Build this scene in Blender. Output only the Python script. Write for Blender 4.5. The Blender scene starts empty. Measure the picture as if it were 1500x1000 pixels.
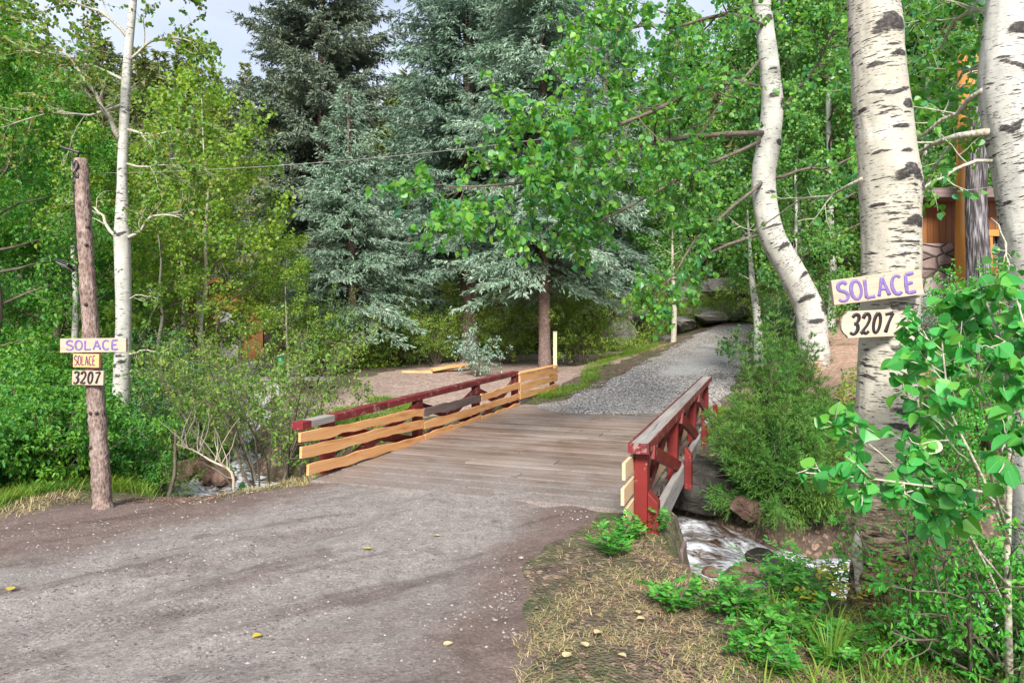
import bpy, bmesh, math, random
import numpy as np
from mathutils import Vector, Matrix

# ------------------------------------------------------------------ camera, sky, sun, exposure
SC = bpy.context.scene
COL = SC.collection
HC = 1.75                      # camera height
HZ = 475.0                     # horizon row of the 1500x1000 photograph
cam_d = bpy.data.cameras.new('camera'); cam = bpy.data.objects.new('camera', cam_d); COL.objects.link(cam)
cam.location = (0, 0, HC); cam.rotation_euler = (math.radians(90), 0, 0)
cam_d.sensor_width = 36; cam_d.lens = 24; cam_d.shift_y = -25 / 1500
cam_d.clip_start = 0.05; cam_d.clip_end = 900
SC.camera = cam
SUN_EL, SUN_AZ = math.radians(37), math.radians(186)      # azimuth from +y clockwise: behind the camera, to the right
W = bpy.data.worlds.new('World'); SC.world = W; W.use_nodes = True
wn = W.node_tree.nodes; wl = W.node_tree.links; wn.clear()
wo = wn.new('ShaderNodeOutputWorld'); wb = wn.new('ShaderNodeBackground'); wb.inputs['Strength'].default_value = 0.09
sk = wn.new('ShaderNodeTexSky'); sk.sky_type = 'NISHITA'; sk.sun_disc = False
sk.sun_elevation = SUN_EL; sk.sun_rotation = SUN_AZ; sk.altitude = 2400; sk.air_density = 1.0; sk.dust_density = 2.0
tc = wn.new('ShaderNodeTexCoord'); mp = wn.new('ShaderNodeMapping'); mp.inputs['Scale'].default_value = (1.2, 1.2, 3.0)
nz = wn.new('ShaderNodeTexNoise'); nz.inputs['Scale'].default_value = 1.6; nz.inputs['Detail'].default_value = 7
rp = wn.new('ShaderNodeMapRange'); rp.inputs['From Min'].default_value = .3; rp.inputs['From Max'].default_value = .66
rp.inputs['To Min'].default_value = .4; rp.inputs['To Max'].default_value = .97
mx = wn.new('ShaderNodeMix'); mx.data_type = 'RGBA'; mx.inputs['B'].default_value = (4.9, 5.25, 6.1, 1)
wl.new(tc.outputs['Generated'], mp.inputs['Vector']); wl.new(mp.outputs[0], nz.inputs['Vector'])
wl.new(nz.outputs['Fac'], rp.inputs['Value']); wl.new(rp.outputs[0], mx.inputs['Factor'])
wl.new(sk.outputs[0], mx.inputs['A']); wl.new(mx.outputs['Result'], wb.inputs['Color']); wl.new(wb.outputs[0], wo.inputs['Surface'])
sun_d = bpy.data.lights.new('sun', 'SUN'); sun = bpy.data.objects.new('sun', sun_d); COL.objects.link(sun)
sun_d.energy = 3.6; sun_d.angle = math.radians(15); sun_d.color = (1, .96, .9)
sun.rotation_euler = (math.pi / 2 - SUN_EL, 0, -SUN_AZ + math.pi)
sun.location = (-10, -14, 25)
SC.view_settings.view_transform = 'Standard'; SC.view_settings.look = 'None'
SC.view_settings.exposure = 1.2; SC.view_settings.gamma = 1
SC.render.engine = 'CYCLES'
cy = SC.cycles
cy.max_bounces = 10; cy.diffuse_bounces = 8; cy.glossy_bounces = 2; cy.transmission_bounces = 8; cy.transparent_max_bounces = 4
cy.use_denoising = True; cy.sample_clamp_indirect = 6

# ------------------------------------------------------------------ helpers: objects
def tag(o, label, cat, group=None, kind=None):
    if label: o['label'] = label
    if cat: o['category'] = cat
    if group: o['group'] = group
    if kind: o['kind'] = kind
    return o
def thing(name, label, cat, loc=(0, 0, 0), rz=0, group=None):
    o = bpy.data.objects.new(name, None); COL.objects.link(o)
    o.empty_display_size = .2
    o.location = loc; o.rotation_euler = (0, 0, rz)
    return tag(o, label, cat, group)
def copy_thing(root, loc, rz=0, sc=1.0, label=None, group=None):
    r = root.copy(); COL.objects.link(r); r.location = loc; r.rotation_euler = (0, 0, rz)
    r.scale = (sc, sc, sc) if not isinstance(sc, tuple) else sc
    if label: r['label'] = label
    if group: r['group'] = group
    for ch in list(root.children):
        c = ch.copy(); COL.objects.link(c); c.parent = r
        for g in ch.children:
            d = g.copy(); COL.objects.link(d); d.parent = c
    return r
class MB:
    """collects geometry, links it as one mesh object"""
    def __init__(s): s.V = []; s.F = []; s.n = 0; s.at = {}
    def add(s, V, faces, **attrs):
        V = np.asarray(V, float).reshape(-1, 3); s.V.append(V)
        for f in faces:
            f = np.asarray(f, np.int64)
            if f.ndim == 1: f = f[None]
            s.F.append(f + s.n)
        for k, a in attrs.items(): s.at.setdefault(k, []).append((s.n, np.asarray(a, float)))
        s.n += len(V)
    def mesh(s, name, mat, smooth=False):
        me = bpy.data.meshes.new(name)
        V = np.concatenate(s.V) if s.V else np.zeros((0, 3))
        me.vertices.add(len(V)); me.vertices.foreach_set('co', V.astype(np.float32).ravel())
        tot = sum(f.size for f in s.F); npoly = sum(len(f) for f in s.F)
        me.loops.add(tot); me.loops.foreach_set('vertex_index', np.concatenate([f.ravel() for f in s.F]).astype(np.int32))
        cnt = np.concatenate([np.full(len(f), f.shape[1]) for f in s.F]); st = np.concatenate([[0], np.cumsum(cnt)[:-1]])
        me.polygons.add(npoly); me.polygons.foreach_set('loop_start', st.astype(np.int32))
        if smooth: me.polygons.foreach_set('use_smooth', np.ones(npoly, bool))
        else: me.polygons.foreach_set('use_smooth', np.zeros(npoly, bool))
        me.update(calc_edges=True)
        for k, lst in s.at.items():
            d = lst[0][1].ndim
            full = np.zeros((len(V), 3)) if d == 2 else np.zeros(len(V))
            for o, a in lst: full[o:o + len(a)] = a
            A = me.attributes.new(k, 'FLOAT_VECTOR' if d == 2 else 'FLOAT', 'POINT')
            A.data.foreach_set('vector' if d == 2 else 'value', full.astype(np.float32).ravel())
        if mat: me.materials.append(mat)
        return me
    def build(s, name, mat, parent=None, smooth=False, bevel=0):
        o = bpy.data.objects.new(name, s.mesh(name, mat, smooth)); COL.objects.link(o)
        if parent: o.parent = parent
        if bevel:
            b = o.modifiers.new('bevel', 'BEVEL'); b.width = bevel; b.segments = 2; b.limit_method = 'ANGLE'
        return o
    # ---- shapes
    def box(s, c, size, R=None):
        sx, sy, sz = [v / 2 for v in size]
        V = np.array([(x, y, z) for z in (-sz, sz) for y in (-sy, sy) for x in (-sx, sx)], float)
        if R is not None: V = V @ np.asarray(R, float).T
        s.add(V + np.asarray(c, float), [[(0, 2, 3, 1), (4, 5, 7, 6), (0, 1, 5, 4), (2, 6, 7, 3), (0, 4, 6, 2), (1, 3, 7, 5)]])
    def bar(s, p0, p1, w, h, up=(0, 0, 1), seg=1, wob=0, rng=None, wane=0):
        """board from p0 to p1; w across, h along up; wob bends it, wane makes ragged edges"""
        p0 = np.asarray(p0, float); p1 = np.asarray(p1, float); a = p1 - p0; a = a / np.linalg.norm(a)
        up = np.asarray(up, float); b = np.cross(a, up); b /= np.linalg.norm(b); u = np.cross(b, a)
        n = seg + 1; t = np.linspace(0, 1, n)[:, None]; P = p0 + (p1 - p0) * t
        hh = np.full((n, 2), h / 2)
        if rng is not None and wob: P = P + u * (np.cumsum(rng.normal(0, wob, n))[:, None] * .5)
        if rng is not None and wane: hh = hh + np.stack([np.convolve(rng.normal(0, wane, n + 2), [.3, .5, .3], 'valid') for _ in range(2)], 1)
        ring = np.stack([P - b * w / 2 - u * hh[:, :1], P + b * w / 2 - u * hh[:, :1], P + b * w / 2 + u * hh[:, 1:], P - b * w / 2 + u * hh[:, 1:]], 1)
        i = np.arange(seg)[:, None] * 4
        q = np.concatenate([i + np.array([k, (k + 1) % 4, 4 + (k + 1) % 4, 4 + k]) for k in range(4)])
        e = (n - 1) * 4
        s.add(ring, [q, (3, 2, 1, 0), (e, e + 1, e + 2, e + 3)])
    def tube(s, pts, rad, sides=8, cap=True, bark=False, rn=None):
        pts = np.asarray(pts, float); n = len(pts); rad = np.broadcast_to(np.asarray(rad, float), (n,))
        T = np.gradient(pts, axis=0); T /= np.linalg.norm(T, axis=1)[:, None] + 1e-12
        m = T.mean(0); ref = np.array([0, 1., 0]) if abs(m[1]) < .8 * np.linalg.norm(m) + 1e-9 else np.array([1., 0, 0])
        X = np.cross(ref, T); X /= np.linalg.norm(X, axis=1)[:, None] + 1e-12; Yv = np.cross(T, X)
        an = np.arange(sides) / sides * 2 * math.pi
        r = rad[:, None] * np.ones(sides) if rn is None else rad[:, None] * rn
        V = pts[:, None] + (np.cos(an)[None, :, None] * X[:, None] + np.sin(an)[None, :, None] * Yv[:, None]) * r[:, :, None]
        i = np.arange(n - 1)[:, None, None] * sides; j = np.arange(sides)[None, :, None]; j2 = (j + 1) % sides
        q = np.concatenate([i + j, i + j2, i + j2 + sides, i + j + sides], 2).reshape(-1, 4)
        fs = [q]
        if cap: fs += [tuple(range(sides - 1, -1, -1)), tuple((n - 1) * sides + k for k in range(sides))]
        kw = {}
        if bark:
            ln = np.concatenate([[0], np.cumsum(np.linalg.norm(np.diff(pts, axis=0), axis=1))])
            kw['bark'] = np.stack([np.cos(an)[None] * rad[:, None], np.sin(an)[None] * rad[:, None], ln[:, None] * np.ones(sides)], 2).reshape(-1, 3)
        s.add(V, fs, **kw)
    def leaves(s, P, A, N, S, tpl, uv=False, curl=None):
        tv, tf = tpl; P = np.asarray(P); n = len(P)
        if n == 0: return
        A = A / (np.linalg.norm(A, axis=1)[:, None] + 1e-9); B = np.cross(N, A); B /= np.linalg.norm(B, axis=1)[:, None] + 1e-9; N2 = np.cross(A, B)
        V = P[:, None] + S[:, None, None] * (tv[None, :, :1] * A[:, None] + tv[None, :, 1:2] * B[:, None] + tv[None, :, 2:] * (N2 if curl is None else N2 * curl[:, None])[:, None])
        o = np.arange(n)[:, None] * len(tv)
        if uv: s.at.setdefault('leafuv', []).append((s.n, np.tile(np.stack([tv[:, 0], tv[:, 1], 0 * tv[:, 0]], 1), (n, 1))))
        s.add(V, [np.concatenate([o + np.array(f) for f in tf])] if len(set(map(len, tf))) == 1 else [o + np.array(f) for f in tf])
def tpl(right, fold=.1, tip=1.0, curl=-.08):
    """leaf outline from its right half, folded along the midrib"""
    R = [(u, v, fold * v * 2 + curl * u * u) for u, v in right]
    L = [(u, -v, fold * v * 2 + curl * u * u) for u, v in right]
    k = len(R); V = np.array([(0, 0, 0)] + R + [(tip, 0, curl)] + L)
    return V, [tuple(range(0, k + 2)), (0, k + 1) + tuple(range(2 * k + 1, k + 1, -1))]
T_ASPEN = tpl([(.06, .26), (.3, .47), (.62, .42), (.86, .2)], .12)
T_BIG = tpl([(.03, .2), (.14, .38), (.32, .48), (.52, .46), (.72, .34), (.88, .17)], .16, 1.0, -.14)
T_OVAL = tpl([(.28, .24), (.66, .2)], .15)
T_SLIM = tpl([(.3, .13), (.65, .11)], .15)
T_RH = (np.array([(0, 0, 0), (.45, .36, .06), (1, 0, -.05), (.45, -.36, .06)]), [(0, 1, 2, 3)])
T_ND = (np.array([(0, 0, 0), (.4, .12, 0), (1, 0.02, 0), (.4, -.12, 0)]), [(0, 1, 2, 3)])
T_JN = (np.array([(0, 0, 0), (.4, .06, 0), (1, 0.02, 0), (.4, -.06, 0)]), [(0, 1, 2, 3)])
T_BL = (np.array([(0, .02, 0), (.5, .018, .04), (1, 0, -.12), (.5, -.018, .04), (0, -.02, 0)]), [(0, 1, 2, 3, 4)])

# ------------------------------------------------------------------ helpers: noise, terrain
def _h(i, j, seed):
    n = (i * 374761393 + j * 668265263 + seed * 974634777) & 0xffffffff
    n = ((n ^ (n >> 13)) * 1274126177) & 0xffffffff
    return ((n ^ (n >> 16)) & 0xffff) / 65535.0
def vn(x, y, sc, seed=0):
    x = np.asarray(x, float) / sc; y = np.asarray(y, float) / sc
    i = np.floor(x).astype(np.int64); j = np.floor(y).astype(np.int64); fx = x - i; fy = y - j
    fx = fx * fx * (3 - 2 * fx); fy = fy * fy * (3 - 2 * fy)
    a = _h(i, j, seed); b = _h(i + 1, j, seed); c = _h(i, j + 1, seed); d = _h(i + 1, j + 1, seed)
    return (a * (1 - fx) + b * fx) * (1 - fy) + (c * (1 - fx) + d * fx) * fy - .5
def fbm(x, y, sc, seed=0, o=4):
    return sum(vn(x, y, sc / 2 ** k, seed + k) / 2 ** k for k in range(o))
def ss(a, b, x):
    t = np.clip((np.asarray(x, float) - a) / (b - a), 0, 1); return t * t * (3 - 2 * t)
STREAM = np.array([(-16, 36, .7), (-10.5, 27, .2), (-8, 20, -.15), (-6.4, 14.5, -.42), (-4.7, 9.75, -.56), (-3.1, 9.15, -.6), (-.6, 8.8, -.66),
                   (1.0, 8.0, -.68), (2.0, 7.0, -.74), (2.8, 6.3, -.82), (3.8, 5.75, -.9), (6.0, 5.0, -1.05), (11, 4.0, -1.4)])
def seg_dist(x, y, pts):
    best = np.full(np.shape(x), 1e9); val = np.zeros(np.shape(x))
    for a, b in zip(pts[:-1], pts[1:]):
        dx, dy = b[0] - a[0], b[1] - a[1]
        t = np.clip(((x - a[0]) * dx + (y - a[1]) * dy) / (dx * dx + dy * dy), 0, 1)
        d = np.hypot(x - a[0] - t * dx, y - a[1] - t * dy)
        m = d < best; best = np.where(m, d, best); val = np.where(m, a[2] + t * (b[2] - a[2]), val)
    return best, val
def road_left(y): return np.interp(y, [12, 14, 25, 30, 40], [.4, 1.1, 6.0, 8.6, 14])
def road_right(y): return np.interp(y, [9, 13.3, 18, 25, 30, 40], [2.4, 4.0, 5.8, 8.8, 12.5, 22])
RUT1 = np.array([(-12, -.2, 0), (-4.6, 2.75, 0), (-2.6, 4.3, 0), (-1.5, 5.8, 0), (-1.1, 6.9, 0)]); RUT2 = np.array([(-8, -.8, 0), (-2.6, 2.6, 0), (-1.0, 4.2, 0), (-.2, 5.6, 0), (.3, 6.6, 0)])
def H(x, y, fine=True):
    x = np.asarray(x, float); y = np.asarray(y, float)
    d, zw = seg_dist(x, y, STREAM); ys = np.interp(x, STREAM[:, 0], STREAM[:, 1]); far = y > ys
    sd = np.where(far, d, -d)
    ramp = .1 * np.maximum(0, y - 13.8) - .1 * np.maximum(0, y - 31) + .06 * ss(11, 13.5, y)
    flat = .02 * np.maximum(0, y - 12) + .07 * np.maximum(0, y - 25) - .07 * np.maximum(0, y - 40)
    w = ss(-4.0, .8, x - road_left(y))
    b = (ramp * w + flat * (1 - w)) * ss(1.5, 4, sd)
    b = b + (1.05 * ss(.1, 2.6, x - road_right(y)) + .09 * np.maximum(0, x - road_right(y) - 2.5)) * ss(1.4, 3.6, sd) * ss(6, 9, y)
    b = b + .3 * np.maximum(0, y - 42 + .12 * np.abs(x)) + .25 * np.maximum(0, x - 16) * ss(8, 20, y) + .18 * np.maximum(0, -x - 22)
    b = b - .12 * ss(-4.6, -6.5, x) * ss(12, 8, y)
    b = b + fbm(x, y, 6, 3) * .16 * ss(8, 14, y) + fbm(x, y, 1.1, 9) * .035
    if fine: b = b + fbm(x, y, .35, 21, 3) * .022
    rd, _ = seg_dist(x, y, RUT1); rd2, _ = seg_dist(x, y, RUT2); b = b - .028 * np.exp(-(rd / .16) ** 2) - .026 * np.exp(-(rd2 / .17) ** 2) + .016 * np.exp(-((rd - .34) / .13) ** 2)
    jit = fbm(x, y, 1.2, 40) * .5
    wide = ss(-2.5, 1.2, x)
    c = ss(1.7 + .4 * wide, .6 + .35 * wide, d + jit)
    u = (x - 1.11) * .347 + (y - 5.83) * .938; v = (x - 1.11) * .938 - (y - 5.83) * .347      # the ground stays whole under the bridge ends
    on = ss(-4.5, -4.0, v) * ss(.5, .15, v); c = c * (1 - on * (1 - ss(.75, 1.15, u)))
    b = b - .26 * np.exp(-((x + 3.75) / .8) ** 2 - ((y - 8.0) / .75) ** 2) - .1 * np.exp(-((x - 1.6) / .6) ** 2 - ((y - 5.0) / .55) ** 2)
    return b * (1 - c) + (zw - .28 + fbm(x, y, .6, 50) * .25) * c
def h1(x, y): return float(H(np.array([x]), np.array([y]), False)[0])
def at(px, py, Y): return np.array([(px - 750) / 1000 * Y, Y, HC + (HZ - py) / 1000 * Y])
def ats(lst): return np.array([at(*p) for p in lst])
def smooth_path(P, n, k=None):
    """Catmull-Rom through P, n samples"""
    P = np.asarray(P, float); E = np.vstack([2 * P[0] - P[1], P, 2 * P[-1] - P[-2]]); m = len(P) - 1
    t = np.linspace(0, m - 1e-6, n); i = t.astype(int); f = (t - i)[:, None]
    a, b, c, d = E[i], E[i + 1], E[i + 2], E[i + 3]
    return .5 * (2 * b + (c - a) * f + (2 * a - 5 * b + 4 * c - d) * f ** 2 + (3 * b - a - 3 * c + d) * f ** 3)
def grid(xs, ys, zf):
    X, Y = np.meshgrid(xs, ys); Z = zf(X, Y); n, m = X.shape
    V = np.stack([X, Y, Z], 2).reshape(-1, 3)
    i = np.arange(n - 1)[:, None] * m; j = np.arange(m - 1)[None]
    q = np.stack([i + j, i + j + 1, i + j + m + 1, i + j + m], 2).reshape(-1, 4)
    return V, q
def unit(v): return v / (np.linalg.norm(v, axis=-1, keepdims=True) + 1e-9)

# ------------------------------------------------------------------ helpers: materials
class G:
    def __init__(s, name):
        s.m = bpy.data.materials.new(name); s.m.use_nodes = True; s.t = s.m.node_tree; s.t.nodes.clear()
    def n(s, typ, props=None, **inp):
        nd = s.t.nodes.new(typ)
        for k, v in (props or {}).items(): setattr(nd, k, v)
        for k, v in inp.items(): s.put(nd.inputs[k.replace('_', ' ')], v)
        return nd
    def put(s, sock, v):
        if isinstance(v, bpy.types.NodeSocket): s.t.links.new(v, sock)
        elif isinstance(v, tuple) and len(v) == 3 and sock.type == 'RGBA': sock.default_value = (*v, 1)
        else: sock.default_value = v
    def coord(s, scale=(1, 1, 1), src='Object', attr=None):
        if attr: o = s.n('ShaderNodeAttribute', {'attribute_name': attr}).outputs['Vector']
        else: o = s.n('ShaderNodeTexCoord').outputs[src]
        return s.n('ShaderNodeMapping', None, Vector=o, Scale=scale).outputs[0]
    def attr(s, name): return s.n('ShaderNodeAttribute', {'attribute_name': name}).outputs['Fac']
    def noise(s, vec, scale, detail=4, rough=.55, dist=0, out='Fac'):
        return s.n('ShaderNodeTexNoise', None, Vector=vec, Scale=scale, Detail=detail, Roughness=rough, Distortion=dist).outputs[out]
    def voro(s, vec, scale, feature='F1', out='Distance', rnd=1.0):
        return s.n('ShaderNodeTexVoronoi', {'feature': feature}, Vector=vec, Scale=scale, Randomness=rnd).outputs[out]
    def ramp(s, fac, stops, mode='LINEAR'):
        nd = s.n('ShaderNodeValToRGB', None, Fac=fac); r = nd.color_ramp; r.interpolation = mode
        while len(r.elements) < len(stops): r.elements.new(.5)
        for e, (p, c) in zip(r.elements, stops): e.position = p; e.color = (*c, 1) if isinstance(c, tuple) else (c, c, c, 1)
        return nd.outputs[0]
    def mix(s, f, a, b, mode='MIX'):
        nd = s.n('ShaderNodeMix', {'data_type': 'RGBA', 'blend_type': mode})
        s.put(nd.inputs['Factor'], f); s.put(nd.inputs['A'], a if not isinstance(a, tuple) else (*a, 1)); s.put(nd.inputs['B'], b if not isinstance(b, tuple) else (*b, 1))
        return nd.outputs['Result']
    def math(s, op, a, b=0., clamp=False):
        nd = s.n('ShaderNodeMath', {'operation': op, 'use_clamp': clamp}); s.put(nd.inputs[0], a); s.put(nd.inputs[1], b); return nd.outputs[0]
    def rng(s, v, a, b, c=0., d=1.):
        return s.n('ShaderNodeMapRange', None, Value=v, From_Min=a, From_Max=b, To_Min=c, To_Max=d).outputs[0]
    def bump(s, h, strength=.5, dist=.02):
        return s.n('ShaderNodeBump', None, Height=h, Strength=strength, Distance=dist).outputs[0]
    def island(s): return s.n('ShaderNodeNewGeometry').outputs['Random Per Island']
    def pbsdf(s, col, rough=.8, nrm=None, spec=.35, **kw):
        nd = s.n('ShaderNodeBsdfPrincipled', None, **{'Base Color': col, 'Roughness': rough, 'Specular IOR Level': spec, **kw})
        if nrm is not None: s.put(nd.inputs['Normal'], nrm)
        return nd.outputs[0]
    def out(s, sh):
        o = s.n('ShaderNodeOutputMaterial'); s.t.links.new(sh, o.inputs['Surface']); return s.m

def m_leaf(name, cols, trans=.4, rough=.5, clump=None, tcol=None, spec=.4, vein=False):
    k_ = 1.9 if 'spruce' in name else 2.1 if 'aspen leaf' in name else 1.25 if 'straw' in name or 'silver' in name or 'yellowing' in name else 1.5
    cols = [tuple(min(.8, v * k_) for v in c) for c in cols]
    g = G(name); c = g.ramp(g.island(), [(i / (len(cols) - 1), k) for i, k in enumerate(cols)])
    if clump:
        f = g.rng(g.noise(g.coord(), clump[0], 2), .35, .65)
        c = g.mix(f, c, g.mix(1.0, c, clump[1], 'MULTIPLY'))
    if vein:
        xyz = g.n('ShaderNodeSeparateXYZ', None, Vector=g.coord(attr='leafuv')); u, w = xyz.outputs[0], g.math('ABSOLUTE', xyz.outputs[1])
        mid = g.rng(w, .028, .008); sd = g.rng(g.math('SINE', g.math('MULTIPLY', g.math('SUBTRACT', u, g.math('MULTIPLY', w, .75)), 40.)), .8, 1.)
        c = g.mix(g.math('MULTIPLY', g.math('MAXIMUM', mid, g.math('MULTIPLY', sd, .45)), .55), c, (.22, .42, .16))
        c = g.mix(g.math('MULTIPLY', g.rng(g.noise(g.coord(), 60, 4, .7), .62, .72), .5), c, (.25, .26, .05))
    sh = g.pbsdf(c, rough, spec=spec)
    tr = g.n('ShaderNodeBsdfTranslucent', None, Color=g.mix(1.0, c, tcol or (1.15, 1.2, .5), 'MULTIPLY')).outputs[0]
    return g.out(g.n('ShaderNodeMixShader', None, Fac=trans, **{}).outputs[0] if False else _mixsh(g, trans, sh, tr))
def _mixsh(g, f, a, b):
    nd = g.n('ShaderNodeMixShader'); nd.inputs[0].default_value = f if not isinstance(f, bpy.types.NodeSocket) else .5
    if isinstance(f, bpy.types.NodeSocket): g.t.links.new(f, nd.inputs[0])
    g.t.links.new(a, nd.inputs[1]); g.t.links.new(b, nd.inputs[2]); return nd.outputs[0]

def m_ground():
    g = G('forest floor'); co = g.coord()
    a = g.noise(co, .9, 6, .6); b = g.noise(co, 7, 6, .7); v = g.voro(co, 26, out='Color')
    c = g.ramp(b, [(.25, (.035, .024, .018)), (.5, (.10, .07, .052)), (.75, (.2, .145, .11))])
    c = g.mix(g.rng(g.n('ShaderNodeSeparateColor', None, Color=v).outputs[0], .75, .95), c, (.3, .2, .14))
    gr = g.math('MULTIPLY', g.rng(a, .42, .62), .8)
    c = g.mix(gr, c, g.ramp(b, [(.3, (.03, .05, .014)), (.7, (.11, .14, .04))]))
    hl = g.attr('hill')
    c = g.mix(hl, c, g.ramp(g.noise(co, .5, 8, .7), [(.3, (.045, .06, .02)), (.55, (.15, .15, .06)), (.75, (.34, .29, .2))]))
    return g.out(g.pbsdf(c, .95, g.bump(g.math('ADD', b, g.voro(co, 40)), .8, .03)))
def m_road():
    g = G('packed dirt and gravel'); co = g.coord(); ln = g.attr('lane')
    st = g.n('ShaderNodeMapping', None, Vector=g.n('ShaderNodeMapping', None, Vector=co, Rotation=(0, 0, math.radians(-38))).outputs[0], Scale=(.28, 1.9, 1)).outputs[0]
    big = g.noise(co, 1.1, 6, .65); fine = g.noise(co, 46, 6, .75); mid = g.noise(co, 9, 6, .7); strk = g.noise(st, 1.5, 6, .6, .4)
    vs = g.n('ShaderNodeVectorMath', {'operation': 'ADD'}); g.put(vs.inputs[0], co); g.put(vs.inputs[1], g.n('ShaderNodeTexNoise', None, Vector=co, Scale=20, Detail=3).outputs['Color'])
    v = g.voro(co, 34, out='Color'); dv = g.voro(co, 34); sep = g.n('ShaderNodeSeparateColor', None, Color=v); r1, r2 = sep.outputs[0], sep.outputs[1]
    k = g.math('ADD', g.math('MULTIPLY', fine, .65), g.math('MULTIPLY', mid, .35))
    soil = g.ramp(k, [(.3, (.066, .044, .037)), (.5, (.155, .11, .094)), (.7, (.27, .205, .18))])
    grav = g.ramp(k, [(.3, (.10, .085, .076)), (.5, (.24, .21, .192)), (.68, (.42, .38, .35))])
    f = g.rng(g.math('ADD', g.math('ADD', ln, g.math('MULTIPLY', g.math('SUBTRACT', big, .5), 1.3)), g.math('MULTIPLY', g.math('SUBTRACT', strk, .5), 1.5)), .2, .85)
    c = g.mix(f, soil, grav)
    stone = g.math('MULTIPLY', g.rng(r1, .72, .76), g.rng(dv, .42, .34))
    stone = g.math('MULTIPLY', stone, g.rng(f, 0, 1, .25, 1))
    c = g.mix(stone, c, g.ramp(r2, [(0, (.11, .095, .09)), (.5, (.25, .225, .21)), (1, (.36, .33, .3))]))
    c = g.mix(g.rng(strk, .5, .64, 0, .75), c, g.mix(1, c, (.5, .42, .40), 'MULTIPLY')); c = g.mix(g.rng(g.noise(co, 2.6, 6, .7), .56, .68, 0, .45), c, (.075, .054, .048))
    h = g.math('ADD', g.math('MULTIPLY', stone, .5), g.math('ADD', k, g.math('MULTIPLY', strk, .6)))
    # two short tyre prints pressed into the dirt
    for (ox, oy, ang, ln_) in ((-2.35, 4.0, 27, .75), (-1.75, 3.25, 33, .55)):
        m = g.n('ShaderNodeMapping', {'vector_type': 'TEXTURE'}, Vector=co, Location=(ox, oy, 0), Rotation=(0, 0, math.radians(ang))).outputs[0]
        xyz = g.n('ShaderNodeSeparateXYZ', None, Vector=m); u, w = xyz.outputs[0], xyz.outputs[1]
        msk = g.math('MULTIPLY', g.rng(g.math('ABSOLUTE', w), .1, .07), g.rng(g.math('ABSOLUTE', u), ln_, ln_ * .6))
        tr = g.math('GREATER_THAN', g.math('SINE', g.math('ADD', g.math('MULTIPLY', u, 150.), g.math('MULTIPLY', g.math('ABSOLUTE', w), 90.))), 0.)
        p = g.math('MULTIPLY', g.math('MULTIPLY', msk, tr), g.rng(mid, .4, .55)); h = g.math('SUBTRACT', h, g.math('MULTIPLY', p, .5))
        c = g.mix(g.math('MULTIPLY', p, .28), c, (.06, .045, .042))
    return g.out(g.pbsdf(c, .93, g.bump(h, .85, .028)))
def m_gravel():
    g = G('crushed gravel'); co = g.coord()
    v = g.voro(co, 24, out='Color'); d = g.voro(co, 24); s1 = g.n('ShaderNodeSeparateColor', None, Color=v).outputs[0]
    c = g.ramp(s1, [(0, (.17, .155, .14)), (.3, (.42, .39, .355)), (.7, (.6, .56, .52)), (1, (.76, .73, .69))])
    c = g.mix(g.rng(d, .3, .7), c, (.1, .092, .09))
    p = g.attr('pale'); c = g.mix(g.math('MULTIPLY', p, .6), c, (.5, .48, .46))
    c = g.mix(g.rng(g.noise(co, .6, 4), .45, .7, 0, .35), c, (.24, .2, .17))
    return g.out(g.pbsdf(c, .9, g.bump(d, .8, .03)))
def m_chips(name, a, b, c3):
    g = G(name); co = g.coord(); v = g.voro(co, 20, out='Color'); s1 = g.n('ShaderNodeSeparateColor', None, Color=v).outputs[1]
    n = g.noise(co, 6, 6, .7)
    c = g.mix(.5, g.ramp(s1, [(0, a), (.5, b), (1, c3)]), g.ramp(n, [(.3, a), (.55, b), (.75, c3)]))
    return g.out(g.pbsdf(c, .95, g.bump(g.math('ADD', n, s1), .8, .03)))
def m_water():
    g = G('rushing stream water'); fl = g.coord((1, 1, 1), attr='flow')
    M = lambda sx, sy: g.n('ShaderNodeMapping', None, Vector=fl, Scale=(sx, sy, 1)).outputs[0]
    a = g.noise(M(2.6, 1.2), 1.3, 7, .62, 1.8); b = g.noise(M(10, 3.2), 1.3, 6, .66, 1.4); d = g.noise(M(2.6, .6), 1.0, 3, .5, .8)
    f = g.rng(g.math('ADD', g.math('MULTIPLY', a, .8), g.math('MULTIPLY', b, .5)), .55, .76)
    deep = g.ramp(b, [(.3, (.03, .018, .011)), (.5, (.10, .062, .04)), (.7, (.2, .16, .13))])
    c = g.mix(f, deep, g.ramp(b, [(.3, (.6, .64, .7)), (.6, (.82, .84, .87))]))
    return g.out(g.pbsdf(c, g.rng(f, 0, 1, .08, .5), g.bump(g.math('ADD', a, g.math('MULTIPLY', b, .6)), .9, .08), spec=.6))
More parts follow.
